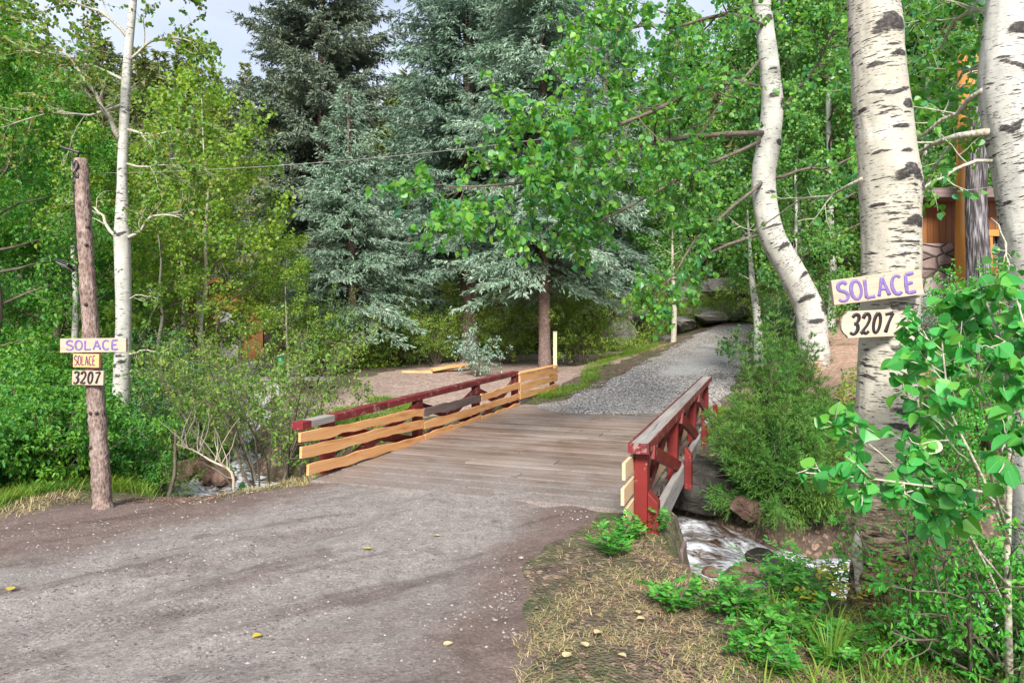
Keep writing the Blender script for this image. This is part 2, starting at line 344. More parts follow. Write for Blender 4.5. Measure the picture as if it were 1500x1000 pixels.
def m_aspen(name, base=(.45, .415, .335), rough_to=1.2, dash=1.0):
    """white bark: fine dark lenticel dashes across the trunk, black scars from the mark attribute, furrowed tan foot"""
    g = G(name); bk = g.coord((1, 1, 1), attr='bark')
    M = lambda sc: g.n('ShaderNodeMapping', None, Vector=bk, Scale=sc).outputs[0]
    d1 = g.noise(M((9, 9, 60)), 1.0, 3, .6); d2 = g.noise(M((26, 26, 130)), 1.0, 2, .6); d3 = g.noise(M((4, 4, 22)), 1.0, 4, .6)
    zone = g.noise(M((2, 2, 2.2)), 1.0, 3)
    cream = g.ramp(g.noise(M((3, 3, 5)), 1, 5), [(.3, tuple(v * .84 for v in base)), (.6, base), (.8, (.55, .525, .465))])
    t1 = g.math('SUBTRACT', .685, g.math('MULTIPLY', g.rng(zone, .4, .65), .1 * dash))
    f1 = g.rng(g.math('SUBTRACT', d1, t1), -.03, .015); f2 = g.math('MULTIPLY', g.rng(d2, .60, .68), g.rng(zone, .4, .56, .25, 1)); f3 = g.rng(d3, .645, .685)
    mk = g.math('ADD', g.attr('mark'), g.math('MULTIPLY', g.math('SUBTRACT', g.noise(M((16, 16, 60)), 1, 6, .75), .5), 2.0))
    f4 = g.rng(mk, .44, .62)
    f = g.math('MAXIMUM', g.math('MAXIMUM', f1, f2), g.math('MAXIMUM', f3, f4))
    z = g.n('ShaderNodeSeparateXYZ', None, Vector=bk).outputs[2]
    low = g.rng(g.math('ADD', z, g.math('MULTIPLY', g.math('SUBTRACT', g.noise(M((4, 4, 5)), 1, 5), .5), .9)), rough_to, rough_to * .3)
    cr = g.noise(M((7, 7, 26)), 1, 5, .65, 1.2); fc = g.math('MULTIPLY', g.rng(cr, .5, .585), low)
    cream = g.mix(low, cream, g.ramp(cr, [(.3, (.42, .29, .17)), (.5, (.3, .19, .1))]))
    c = g.mix(f, cream, g.ramp(g.noise(M((40, 40, 70)), 1, 5, .7), [(.35, (.014, .012, .011)), (.55, (.05, .044, .04)), (.72, (.2, .18, .16))])); c = g.mix(fc, c, (.035, .022, .014))
    vl = g.rng(z, .5, .05, 0, 1) if rough_to > 1 else 0.
    c = g.mix(g.math('MULTIPLY', vl, g.rng(cr, .36, .5)) if rough_to > 1 else 0., c, (.05, .032, .022))
    h = g.math('SUBTRACT', g.math('MULTIPLY', g.noise(M((14, 14, 50)), 1, 3), .3), g.math('ADD', g.math('MULTIPLY', f, .6), g.math('MULTIPLY', fc, 2.2)))
    return g.out(g.pbsdf(c, .75, g.bump(h, .6, .012)))
def m_bark(name, a, b, c3, sc=(16, 16, 16)):
    g = G(name); bk = g.coord((1, 1, 1), attr='bark'); M = lambda q: g.n('ShaderNodeMapping', None, Vector=bk, Scale=q).outputs[0]
    v = g.voro(M(sc), 2.2); n = g.noise(M(tuple(k * .6 for k in sc)), 1.5, 6, .7); n2 = g.noise(M((1.5, 1.5, 1)), 1, 3)
    c = g.ramp(g.math('ADD', g.math('MULTIPLY', n, .75), g.math('MULTIPLY', v, .3)), [(.3, a), (.5, b), (.72, c3)])
    c = g.mix(g.rng(n2, .4, .65, 0, .5), c, g.mix(1, c, (1.0, .8, .7), 'MULTIPLY'))
    return g.out(g.pbsdf(c, .95, g.bump(g.math('ADD', n, g.math('MULTIPLY', v, .6)), .8, .013)))
def m_wood(name, stops, grain=(1.5, 30, 30), rough=.7, knots=None, axis='X', crack=0., dirt=False):
    g = G(name); co = g.coord(attr='wood'); M = lambda q: g.n('ShaderNodeMapping', None, Vector=co, Scale=q).outputs[0]
    i = g.island()
    vec = g.n('ShaderNodeVectorMath', {'operation': 'ADD'}, **{}).outputs[0]
    vm = vec.node; g.put(vm.inputs[0], co); cb = g.n('ShaderNodeCombineXYZ', None, X=g.math('MULTIPLY', i, 37.), Y=g.math('MULTIPLY', i, 91.), Z=0.).outputs[0]; g.put(vm.inputs[1], cb)
    w = g.n('ShaderNodeMapping', None, Vector=vec, Scale=grain).outputs[0]
    n = g.noise(w, 1, 6, .65, .6); n2 = g.noise(g.n('ShaderNodeMapping', None, Vector=vec, Scale=(.9, 2, 2)).outputs[0], 1.3, 4)
    k = g.math('ADD', g.math('MULTIPLY', n, .6), g.math('ADD', g.math('MULTIPLY', n2, .3), g.math('MULTIPLY', i, .16)))
    c = g.ramp(k, stops)
    if knots:
        kv = g.voro(g.n('ShaderNodeMapping', None, Vector=vec, Scale=(2.4, 7, 7)).outputs[0], 1.0)
        c = g.mix(g.rng(kv, .11, .07), c, knots)
    if crack:
        f = g.rng(g.noise(g.n('ShaderNodeMapping', None, Vector=vec, Scale=(1.2, 45, 45)).outputs[0], 1, 3, .5), .66, .70)
        c = g.mix(g.math('MULTIPLY', f, crack), c, (.02, .015, .012))
    if dirt:
        oc = g.coord(); big = g.noise(oc, .7, 5, .65); c = g.mix(g.rng(big, .45, .62, 0, .6), c, g.mix(1, c, (.92, .76, .66), 'MULTIPLY'))
        c = g.mix(g.rng(g.noise(oc, 1.6, 5, .7), .55, .68, 0, .5), c, (.075, .055, .046))
        sp = g.n('ShaderNodeVectorMath', {'operation': 'DOT_PRODUCT'}, **{}); g.put(sp.inputs[0], oc); sp.inputs[1].default_value = (.347, .938, 0)
        e = g.math('ADD', sp.outputs['Value'], g.math('MULTIPLY', g.math('SUBTRACT', g.noise(oc, 2.2, 6, .7), .5), 3.2))
        c = g.mix(g.rng(e, -1.9, -3.0, 0, .9), c, g.ramp(g.noise(oc, 40, 5, .7), [(.3, (.11, .088, .08)), (.7, (.3, .26, .24))])); c = g.mix(g.rng(e, 2.6, 3.6, 0, .6), c, (.3, .275, .26))
        rough = g.rng(g.noise(oc, 1.1, 4), .4, .6, .75, .32)
    return g.out(g.pbsdf(c, rough, g.bump(n, .35, .006)))
def m_paint(name, col, worn, f0=.62):
    g = G(name); co = g.coord(); n = g.noise(co, 9, 6, .7); n2 = g.noise(co, 2.5, 4)
    c = g.mix(g.rng(n2, .35, .65), col, tuple(v * .55 for v in col))
    c = g.mix(g.rng(n, f0, f0 + .05), c, worn)
    return g.out(g.pbsdf(c, .5, g.bump(n, .2, .004), spec=.45))
def m_stone(name, a, b, c3, sc=3.0):
    g = G(name); co = g.coord(); n = g.noise(co, sc, 8, .65); v = g.voro(co, sc * 1.7, 'DISTANCE_TO_EDGE')
    oi = g.n('ShaderNodeObjectInfo').outputs['Random']
    c = g.ramp(g.math('ADD', g.math('MULTIPLY', n, .85), g.math('MULTIPLY', oi, .12)), [(.3, a), (.52, b), (.75, c3)])
    return g.out(g.pbsdf(c, .85, g.bump(g.math('ADD', n, g.math('MULTIPLY', g.rng(v, 0, .08), .3)), .7, .05)))
def m_flat(name, col, rough=.6, metal=0., sc=12, var=.25, spec=.4):
    g = G(name); n = g.noise(g.coord(), sc, 5, .6)
    c = g.mix(g.rng(n, .3, .7), tuple(v * (1 - var) for v in col), tuple(min(1, v * (1 + var)) for v in col))
    return g.out(g.pbsdf(c, rough, g.bump(n, .15, .005), spec=spec, Metallic=metal))
MT = {}
MT['ground'] = m_ground(); MT['road'] = m_road(); MT['gravel'] = m_gravel()
MT['chips'] = m_chips('pinkish bare dirt', (.13, .085, .068), (.33, .235, .19), (.5, .39, .33))
MT['bankchips'] = m_chips('wood chip litter', (.16, .09, .06), (.42, .27, .19), (.58, .42, .33))
MT['water'] = m_water()
MT['aspen'] = m_aspen('furrowed white aspen bark', rough_to=1.5); MT['aspen2'] = m_aspen('smooth white aspen bark', (.46, .445, .395), .35, 1.0)
MT['spruce_bark'] = m_bark('spruce bark', (.05, .033, .028), (.15, .1, .085), (.27, .2, .175))
MT['post_bark'] = m_bark('scaly spruce post bark', (.045, .032, .027), (.2, .145, .122), (.37, .3, .265), (24, 24, 11))
MT['twig'] = m_bark('grey brown twig bark', (.05, .04, .03), (.12, .1, .075), (.2, .17, .13), (20, 20, 6))
MT['dark_twig'] = m_bark('dark twig bark', (.025, .02, .015), (.06, .048, .036), (.11, .09, .07), (20, 20, 6))
MT['pale_twig'] = m_bark('bleached dead wood', (.25, .21, .16), (.42, .36, .28), (.55, .48, .4), (20, 20, 5))
MT['limb'] = m_bark('pale aspen limb bark', (.2, .18, .13), (.38, .36, .28), (.52, .5, .43), (10, 10, 22))
MT['deck'] = m_wood('weathered deck planks', [(.3, (.085, .06, .047)), (.45, (.175, .13, .106)), (.6, (.25, .197, .17)), (.78, (.34, .285, .26))], (1.0, 11, 11), .55, crack=.95, dirt=True)
MT['newwood'] = m_wood('fresh rough sawn pine', [(.32, (.34, .125, .04)), (.46, (.66, .32, .125)), (.64, (.77, .46, .23))], (1.4, 24, 24), .65, knots=(.28, .12, .05))
MT['palewood'] = m_wood('pale planed pine', [(.3, (.58, .38, .2)), (.5, (.68, .48, .29)), (.75, (.76, .59, .39))], (1.4, 24, 24), .6, knots=(.4, .22, .1))
MT['signwood'] = m_wood('pale sign board pine', [(.32, (.26, .17, .11)), (.46, (.44, .33, .24)), (.68, (.53, .42, .33))], (1.6, 30, 30), .6)
MT['greywood'] = m_wood('grey weathered timber', [(.3, (.13, .11, .1)), (.5, (.27, .245, .225)), (.75, (.43, .4, .37))], (1.2, 28, 28), .8, crack=.8)
MT['darkboard'] = m_wood('dark weathered board', [(.3, (.07, .05, .045)), (.5, (.15, .105, .095)), (.75, (.25, .19, .17))], (1.4, 24, 24), .75, knots=(.03, .02, .02))
MT['red'] = m_paint('barn red paint', (.20, .016, .014), (.26, .16, .12), .615)
MT['redworn'] = m_paint('worn barn red paint', (.19, .017, .022), (.26, .17, .14), .565)
MT['rock'] = m_stone('grey boulder stone', (.06, .058, .048), (.17, .16, .14), (.32, .3, .27), 2.0)
MT['redrock'] = m_stone('reddish brown stream stone', (.06, .032, .025), (.16, .095, .07), (.29, .2, .16), 4)
MT['darkrock'] = m_stone('dark wet rock', (.012, .011, .01), (.04, .035, .03), (.1, .09, .08), 3)
G1 = (.008, .055, .012)
LF = {}
LF['overhang'] = m_leaf('bright aspen leaf', [(.025, .11, .014), (.075, .20, .02), (.13, .25, .026), (.04, .16, .055), (.10, .2, .03)], .5, .36, (.7, (.7, .8, 1.4)))
LF['near'] = m_leaf('blue green poplar leaf', [(.02, .15, .026), (.036, .23, .046), (.05, .27, .056), (.095, .26, .03), (.022, .19, .036)], .35, .33, vein=True)
LF['nearlow'] = m_leaf('rose bush leaf', [(.024, .165, .022), (.05, .25, .03), (.11, .3, .036), (.03, .2, .036)], .42, .45)
LF['forb'] = m_leaf('low herb leaf', [(.024, .165, .024), (.05, .245, .034), (.12, .29, .036), (.03, .19, .036)], .42, .5)
LF['left'] = m_leaf('deep green leaf', [(.022, .115, .022), (.05, .18, .026), (.095, .23, .03), (.022, .15, .05)], .45, .5, (.5, (1.5, 1.1, .6)))
LF['yellow'] = m_leaf('yellow green leaf', [(.09, .18, .018), (.16, .25, .025), (.24, .29, .03), (.07, .16, .022)], .45, .5, (.6, (.8, .95, 1.3)))
LF['olive'] = m_leaf('willow leaf', [(.065, .13, .018), (.12, .2, .03), (.19, .25, .05), (.06, .14, .028)], .4, .5, (1.1, (.75, .95, .8)))
LF['sparse'] = m_leaf('small aspen leaf', [(.03, .09, .012), (.055, .13, .016), (.09, .15, .018), (.13, .1, .02)], .42, .45)
LF['bluebush'] = m_leaf('dull blue green leaf', [(.03, .09, .04), (.06, .14, .06), (.09, .18, .075), (.06, .15, .03)], .38, .55, (1.0, (1.0, 1.1, .55)))
LF['mid'] = m_leaf('mid green aspen leaf', [(.03, .10, .022), (.075, .175, .03), (.13, .22, .045), (.035, .14, .055), (.16, .23, .04)], .48, .4, (.5, (.62, .72, .9)))
LF['under'] = m_leaf('understory leaf', [(.08, .16, .03), (.14, .24, .045), (.22, .3, .065), (.07, .2, .06)], .5, .5, (.4, (1.3, 1.1, .7)))
LF['silver'] = m_leaf('silver green leaf', [(.16, .26, .2), (.22, .33, .27), (.3, .4, .34)], .3, .6)
LF['gold'] = m_leaf('yellowing leaf', [(.32, .28, .02), (.4, .33, .03), (.12, .22, .03), (.16, .26, .03)], .4, .5)
LF['goldleaf'] = m_leaf('fallen yellow leaf yellowing', [(.38, .3, .03), (.48, .38, .05)], .3, .6)
LF['blue_spruce'] = m_leaf('blue spruce needle', [(.095, .145, .10), (.15, .205, .15), (.215, .27, .21), (.165, .22, .16)], .12, .6, (.9, (.62, .75, .66)), (1, 1.1, .9))
LF['spruce'] = m_leaf('grey green spruce needle', [(.06, .10, .07), (.105, .16, .115), (.165, .22, .17), (.12, .175, .135)], .12, .6, (.7, (.66, .74, .66)), (1, 1.1, .9))
LF['dark_spruce'] = m_leaf('dark spruce needle', [(.058, .075, .052), (.105, .128, .086), (.16, .183, .135), (.115, .15, .078)], .1, .6, (.6, (.75, .8, .85)), (1, 1.1, .9))
LF['hill'] = m_leaf('sunlit hillside needle', [(.08, .11, .03), (.13, .16, .045), (.18, .19, .065)], .15, .7, (.12, (.7, .9, .9)))
LF['juniper'] = m_leaf('feathery juniper needle', [(.03, .135, .026), (.07, .215, .036), (.125, .265, .05), (.065, .175, .042)], .25, .6, (1.6, (1.5, 1.05, 1.0)))
LF['grass'] = m_leaf('green grass blade', [(.05, .14, .018), (.09, .2, .026), (.15, .23, .04)], .4, .55, (1.2, (1.5, 1.0, .9)))
LF['drygrass'] = m_leaf('dry straw grass', [(.3, .22, .1), (.42, .33, .16), (.5, .42, .24), (.16, .17, .06)], .3, .7)

# ------------------------------------------------------------------ setting: ground, road, driveway, stream
def poly_sd(X, Y, poly):
    """signed distance to a polygon, positive inside"""
    P = np.array(poly); n = len(P); d = np.full(X.shape, 1e9); ins = np.zeros(X.shape, bool)
    for i in range(n):
        a, b = P[i], P[(i + 1) % n]; e = b - a; t = np.clip(((X - a[0]) * e[0] + (Y - a[1]) * e[1]) / (e @ e), 0, 1)
        d = np.minimum(d, np.hypot(X - a[0] - t * e[0], Y - a[1] - t * e[1]))
        c = ((a[1] > Y) != (b[1] > Y)) & (X < (b[0] - a[0]) * (Y - a[1]) / (b[1] - a[1] + 1e-12) + a[0]); ins ^= c
    return np.where(ins, d, -d)
def steps(a, lst):
    out = [a]
    for end, st in lst:
        n = max(1, round((end - out[-1]) / st)); out += list(np.linspace(out[-1], end, n + 1)[1:])
    return np.array(out)
XS = steps(-130, [(-40, 6), (-16, 1), (-7.5, .2), (7.5, .06), (16, .2), (40, 1), (130, 6)])
YS = steps(-12, [(1.5, 1), (15, .06), (32, .2), (46, .8), (190, 5)])
GX, GY = np.meshgrid(XS, YS); GZ = H(GX, GY)
def sheet(name, poly, mat, lift=.02, rag=.25, soft=.25, **attrs):
    sd = poly_sd(GX, GY, poly) + fbm(GX, GY, .9, 77, 5) * rag * 2
    Z = GZ + np.clip(sd / soft, -1, 1) * lift
    n, m = Z.shape; keep = sd > -soft * 1.5
    kq = keep[:-1, :-1] | keep[1:, :-1] | keep[:-1, 1:] | keep[1:, 1:]
    i, j = np.nonzero(kq); q = np.stack([i * m + j, i * m + j + 1, (i + 1) * m + j + 1, (i + 1) * m + j], 1)
    u, inv = np.unique(q, return_inverse=True); V = np.stack([GX, GY, Z], 2).reshape(-1, 3)[u]
    mb = MB(); mb.add(V, [inv.reshape(-1, 4)], **{k: f(V[:, 0], V[:, 1]) for k, f in attrs.items()})
    return tag(mb.build(name, mat, smooth=True), None, None, kind='structure')
mb = MB(); n_, m_ = GX.shape; i = np.arange(n_ - 1)[:, None] * m_; j = np.arange(m_ - 1)[None]
mb.add(np.stack([GX, GY, GZ], 2).reshape(-1, 3), [np.stack([i + j, i + j + 1, i + j + m_ + 1, i + j + m_], 2).reshape(-1, 4)],
       hill=(ss(38, 50, GY) + 0 * GX).ravel())
tag(mb.build('ground', MT['ground'], smooth=True), None, None, kind='structure')
ROAD = [(-70, -11), (-70, 3.4), (-14, 5.2), (-5.3, 5.75), (-4.6, 6.35), (-4.1, 6.75), (-3.0, 6.85), (-2.35, 7.25), (-2.1, 8.1), (1.05, 7.05), (.9, 6.3), (.3, 5.5), (.0, 4.3), (-.05, 3.3), (-.1, 2), (-.2, 0), (-.6, -11)]
LANE = np.array([(-14, -.5, 0), (-5, 2.6, 0), (-2.6, 4.4, 0), (-1.2, 6.2, 0), (-.3, 8, 0)])
def lane_f(x, y):
    d, _ = seg_dist(x, y, LANE); a = ss(1.7, .6, d); d2, _ = seg_dist(x, y, np.array([(-1.6, -2, 0), (-1.3, 3, 0), (-.9, 5.6, 0)])); return np.clip(a + ss(1.3, .4, d2) * .8, 0, 1)
sheet('dirt_road', ROAD, MT['road'], .018, .16, .22, lane=lane_f)
DRIVE = [(.15, 13.6), (1.1, 14.6), (3.4, 19), (6.2, 25), (8.9, 30.2), (12.6, 30.4), (8.7, 24.6), (5.9, 18), (4.35, 14.2), (3.6, 12.3), (1, 12.6)]
PALE = [(3.6, 17.5), (5.2, 20.6), (6.6, 24), (8.3, 24.2), (6.6, 20.5), (5.4, 18.4), (4.8, 17.3)]
sheet('gravel_driveway', DRIVE, MT['gravel'], .03, .16, .25, pale=lambda x, y: ss(-.2, .3, poly_sd(x, y, PALE) + fbm(x, y, .8, 5) * .5))
sheet('dirt_clearing', [(-4.2, 12.2), (-5.5, 16), (-4, 22), (-2, 27), (4.3, 29), (5.2, 26.5), (3, 20.5), (1.2, 16.8), (.1, 14.4), (-1.5, 13)], MT['chips'], .02, .5, .3)
sheet('path', [(8.6, 30.3), (10, 33.4), (30, 37), (32, 33), (13, 29.6)], MT['road'], .025, .3, .3, lane=lambda x, y: 0 * x)
sheet('bank', [(3.9, 10.3), (4.3, 12.6), (5.0, 14.5), (8.0, 21), (12, 26), (18, 24), (16, 12), (9, 8.5), (6.5, 8.2), (4.6, 8.8)], MT['bankchips'], .02, .4, .3)
# stream: a strip along its course, rippled
def stream():
    C = smooth_path(STREAM, 420); T = unit(np.gradient(C[:, :2], axis=0)); Nn = np.stack([-T[:, 1], T[:, 0]], 1)
    ln = np.concatenate([[0], np.cumsum(np.linalg.norm(np.diff(C[:, :2], axis=0), axis=1))])
    w = np.linspace(-2.1, 2.1, 44)
    XY = C[:, None, :2] + Nn[:, None] * w[None, :, None]
    A = ln[:, None] + 0 * w; B = w[None] + 0 * A
    Z = C[:, 2:3] + fbm(A, B * 2.2, .9, 61, 5) * .16 
    n, m = Z.shape; i = np.arange(n - 1)[:, None] * m; j = np.arange(m - 1)[None]
    mb = MB(); mb.add(np.concatenate([XY, Z[..., None]], 2).reshape(-1, 3), [np.stack([i + j, i + m + j, i + m + j + 1, i + j + 1], 2).reshape(-1, 4)],
                      flow=np.stack([B, A, 0 * A], 2).reshape(-1, 3))
    tag(mb.build('stream', MT['water'], smooth=True), None, None, kind='structure')
stream()

# ------------------------------------------------------------------ wooden bridge with its two railings
DV = unit(np.array([.37, 1.0])); RV = np.array([DV[1], -DV[0]]); O0 = np.array([1.11, 5.83])
def B(s, t, z): p = O0 + DV * s + RV * t; return np.array([p[0], p[1], z])
D3 = np.array([*DV, 0]); R3 = np.array([*RV, 0])
class WB(MB):
    """MB whose boards carry wood-grain coordinates (along, across, up)"""
    def bar(s, p0, p1, w, h, up=(0, 0, 1), **k):
        n0 = len(s.V); super().bar(p0, p1, w, h, up, **k); V = s.V[-1]; p0 = np.asarray(p0, float); a = unit(np.asarray(p1, float) - p0)
        b = unit(np.cross(a, up)); u = np.cross(b, a); off = s.n - len(V)
        s.at.setdefault('wood', []).append((off, np.stack([(V - p0) @ a, (V - p0) @ b, (V - p0) @ u], 1)))
def deck_z(s): return .03 + .011 * s
def bridge():
    rng = np.random.default_rng(5)
    root = thing('wooden_bridge', 'low timber bridge of worn grey planks with red railings over the stream', 'bridge', B(3.8, -1.9, 0))
    inv = Matrix.Translation(-Vector(root.location))
    def part(mb, name, mat, parent=root, bevel=0, label=None):
        for v in mb.V: v -= np.array(root.location)
        o = mb.build(name, mat, parent, bevel=bevel)
        if label: o['label'] = label
        return o
    # deck
    d = WB(); s = .45
    while s < 7.3:
        w = rng.uniform(.2, .29); g = rng.uniform(.012, .03); z = deck_z(s) + rng.normal(0, .0022) - .035
        t0, t1 = -3.75 + rng.normal(0, .03), -.02 + rng.normal(0, .02)
        sk = rng.normal(0, .012)
        if rng.random() < .35:
            tm = rng.uniform(-2.6, -1.0)
            d.bar(B(s + w / 2 - sk, t0, z), B(s + w / 2, tm - .004, z + rng.normal(0, .002)), w, .07, seg=9, wob=.002, rng=rng, wane=.002)
            d.bar(B(s + w / 2, tm + .004, z + rng.normal(0, .002)), B(s + w / 2 + sk, t1, z), w, .07, seg=9, wob=.002, rng=rng, wane=.002)
        else: d.bar(B(s + w / 2 - sk, t0, z), B(s + w / 2 + sk, t1, z + rng.normal(0, .002)), w, .07, seg=16, wob=.002, rng=rng, wane=.002)
        s += w + g
    part(d, 'deck', MT['deck'], bevel=.002)
    for t in (-3.35, -1.9, -.45):
        b = WB(); b.bar(B(.6, t, -.19), B(7.4, t, -.14), .24, .3, seg=6); part(b, 'beam', MT['darkboard'], bevel=.01)
    # kerb timber just outside the right railing's posts
    k = WB(); k.bar(B(.1, .095, .025), B(3.3, .095, .06), .07, .21, seg=8, rng=rng, wane=.004); k.bar(B(3.31, .095, .06), B(7.2, .095, .1), .07, .2, seg=8, rng=rng, wane=.004)
    part(k, 'kerb_timber', MT['greywood'], bevel=.006)
    for s0, w0 in ((.35, 1.0), (7.2, 1.0)):
        c = WB()
        for q in range(4): c.bar(B(s0 + .2 - q * .01, -3.9, -.36 - .19 * q), B(s0 + .2 + q * .01, .3, -.36 - .19 * q), .3, .185, seg=6, rng=rng, wane=.008)
        part(c, 'abutment', MT['darkboard'], bevel=.01)
    def brace(par, s0, z0, s1, z1, t, mat):
        b = WB(); b.bar(B(s0, t, z0), B(s1, t, z1), .042, .12, up=R3 * 0 + np.array([0, 0, 1.])); part(b, 'brace', mat, par, .004)
    # ---- right railing
    zt = lambda s: .755 + .007 * s
    r = WB(); r.bar(B(-.16, .0, zt(0) - .022), B(7.05, .0, zt(7) - .022), .15, .036, seg=20, rng=rng, wane=.002)
    rail = part(r, 'railing', MT['greywood'], bevel=.004, label='red railing with flat weathered grey cap on the right side of the bridge')
    f = WB(); f.bar(B(-.165, .081, zt(0) - .035), B(7.05, .081, zt(7) - .035), .012, .085); f.bar(B(-.172, -.087, zt(0) - .035), B(-.172, .087, zt(0) - .035), .014, .085)
    f.bar(B(-.165, -.081, zt(0) - .035), B(7.05, -.081, zt(7) - .035), .012, .085); part(f, 'fascia', MT['redworn'], rail)
    SP = (0, 2.12, 4.3, 6.6)
    for s0 in SP:
        p = WB(); p.bar(B(s0, .0, deck_z(s0) - .22), B(s0, .0, zt(s0) - .042), .11, .13, up=D3); part(p, 'post', MT['red'], rail, .006)
        st = WB(); zb = deck_z(s0)
        # block bolted outside the post and kerb timber, its top cut on a slant
        t0, t1 = (.058, .145) if s0 == 0 else (.133, .21); z0, z1 = zb - .16, zb + .22; Q = []
        for sx in (-.07, .07): Q += [B(s0 + sx, t0, z0), B(s0 + sx, t1, z0), B(s0 + sx, t1, z1), B(s0 + sx, t0, z1 + .09)]
        st.add(np.array(Q), [[(0, 1, 2, 3), (7, 6, 5, 4), (0, 4, 5, 1), (1, 5, 6, 2), (2, 6, 7, 3), (3, 7, 4, 0)]], wood=np.array(Q)); part(st, 'block', MT['red'], rail, .005)
    for a, b in zip(SP[:-1], SP[1:]):
        brace(rail, a + .06, zt(a) - .1, b - .06, .14, .078, MT['red']); brace(rail, a + .06, .12, b - .06, zt(b) - .1, -.03, MT['redworn'])
    for z0, z1, s0, ln in ((.575, .56, -.42, 6.9), (.385, .36, -.47, 6.9), (.19, .17, -.36, 6.8)):
        sb = s0
        for e in (2.1, 4.3, 6.75):
            bb = WB(); f0 = (sb - s0) / ln; f1 = (e - s0) / ln
            bb.bar(B(sb, -.076, z0 + (z1 - z0) * f0 + .012 * sb), B(e - .01, -.076, z0 + (z1 - z0) * f1 + .012 * e), .028, .135, seg=10, rng=rng, wane=.003)
            part(bb, 'board', MT['palewood'], rail, .003); sb = e
    # ---- left railing
    TL = -3.79
    zl = lambda s: .655 + .0165 * (s - .86)
    r = WB(); r.bar(B(.9, TL, zl(.9)), B(4.2, TL, zl(4.2)), .15, .085, seg=10, rng=rng, wane=.003); r.bar(B(4.21, TL, zl(4.2)), B(7.25, TL, zl(7.2)), .15, .085, seg=10, rng=rng, wane=.003)
    rail = part(r, 'railing', MT['redworn'], bevel=.006, label='red railing faced with pale orange boards on the left side of the bridge')
    r = WB(); r.bar(B(.46, TL, zl(.45)), B(.898, TL, zl(.9)), .145, .08, seg=4); part(r, 'worn_rail_end', MT['greywood'], rail, .006)
    r = WB(); r.bar(B(.30, TL, zl(.3)), B(.458, TL, zl(.45)), .15, .085, seg=2); part(r, 'rail_end', MT['redworn'], rail, .006)
    SL = (.86, 3.05, 5.2, 7.2)
    for s0 in SL:
        p = WB(); p.bar(B(s0, TL, deck_z(s0) - .3), B(s0, TL, zl(s0) - .045), .11, .14, up=D3); part(p, 'post', MT['red'], rail, .006)
    for a, b in zip(SL[:-1], SL[1:]):
        brace(rail, a + .06, zl(a) - .14, b - .06, .06, TL - .03, MT['red']); brace(rail, a + .06, .03, b - .06, zl(b) - .12, TL + .045, MT['redworn'])
    TB = TL + .095
    def nails(bb, s0, z0, s1, z1, t, posts):
        for q in posts:
            for e in (-.028, .03):
                if s0 < q + e < s1:
                    for dz in (-.035, .035):
                        p = B(q + e, t, z0 + (z1 - z0) * (q + e - s0) / (s1 - s0) + dz + rng.normal(0, .006)); n0 = bb.n; MB.tube(bb, [p - R3 * .004, p + R3 * .002], .0045, 6)
    def board(s0, z0, s1, z1, mat='newwood', h=.118, t=TB):
        bb = WB(); bb.bar(B(s0, t, z0), B(s1, t, z1), .032, h, seg=22, wob=.006, rng=rng, wane=.011); nails(bb, s0, z0, s1, z1, t + .016, SL + (9.8,)); part(bb, 'board', MT[mat], rail, .003, 'dark weathered board' if mat == 'darkboard' else None)
    board(.22, .535, 3.04, .455); board(.24, .37, 3.05, .265); board(.36, .165, 3.06, .075)
    board(3.07, .475, 5.19, .465, 'darkboard', .125); board(3.07, .265, 7.19, .29); board(3.08, .075, 5.2, .075, h=.13); board(5.22, .08, 7.22, .105)
    board(5.21, .465, 7.2, .505)
    ex = 9.9
    p = WB(); p.bar(B(ex - .1, TL, -.25), B(ex - .1, TL, .7), .1, .1, up=D3); part(p, 'post', MT['darkboard'], rail, .006)
    board(7.23, .66, ex, .67, h=.16); board(7.24, .45, ex, .45, h=.14); board(7.24, .29, ex - .03, .27, h=.13); board(7.24, .12, ex, .1, 'darkboard', .15)
    c = WB(); c.bar(B(7.2, TL + .03, .748), B(ex + .02, TL + .03, .758), .17, .028); part(c, 'cap_board', MT['newwood'], rail, .003)
bridge()

# ------------------------------------------------------------------ vegetation builders
def rvec(rng, n): return unit(rng.normal(size=(n, 3)))
class Leafs:
    def __init__(s): s.P = []; s.A = []; s.N = []; s.S = []
    def add(s, P, A, N, S): s.P.append(P); s.A.append(A); s.N.append(N); s.S.append(S)
    def into(s, mb, tp, uv=False, rng=None):
        if not s.P: return mb
        P, A, N, S = map(np.concatenate, (s.P, s.A, s.N, s.S)); mb.leaves(P, A, N, S, tp, uv, None if rng is None else rng.uniform(-.6, 2.2, len(P))); return mb
def wander(p, d, L, n, rng, wob=.18, trop=.0):
    P = [np.asarray(p, float)]; d = unit(np.asarray(d, float))
    for _ in range(n):
        d = unit(d + rng.normal(0, wob, 3) + np.array([0, 0, trop])); P.append(P[-1] + d * L / n)
    return np.array(P)
def put_leaves(lf, pts, nl, rng, size, hang=.55, spread=.06, s0=.15):
    k = len(pts) - 1; t = rng.uniform(s0, 1, nl) * k; i = np.minimum(t.astype(int), k - 1); f = (t - i)[:, None]
    P = pts[i] * (1 - f) + pts[i + 1] * f; d = unit(pts[i + 1] - pts[i])
    A = unit(rvec(rng, nl) * .75 + d * .35 + np.array([0, 0, -hang])); N = unit(rvec(rng, nl) * .9 + np.array([0, 0, .75]))
    lf.add(P + rvec(rng, nl) * spread * rng.random((nl, 1)), A, N, size * rng.uniform(.6, 1.15, nl))
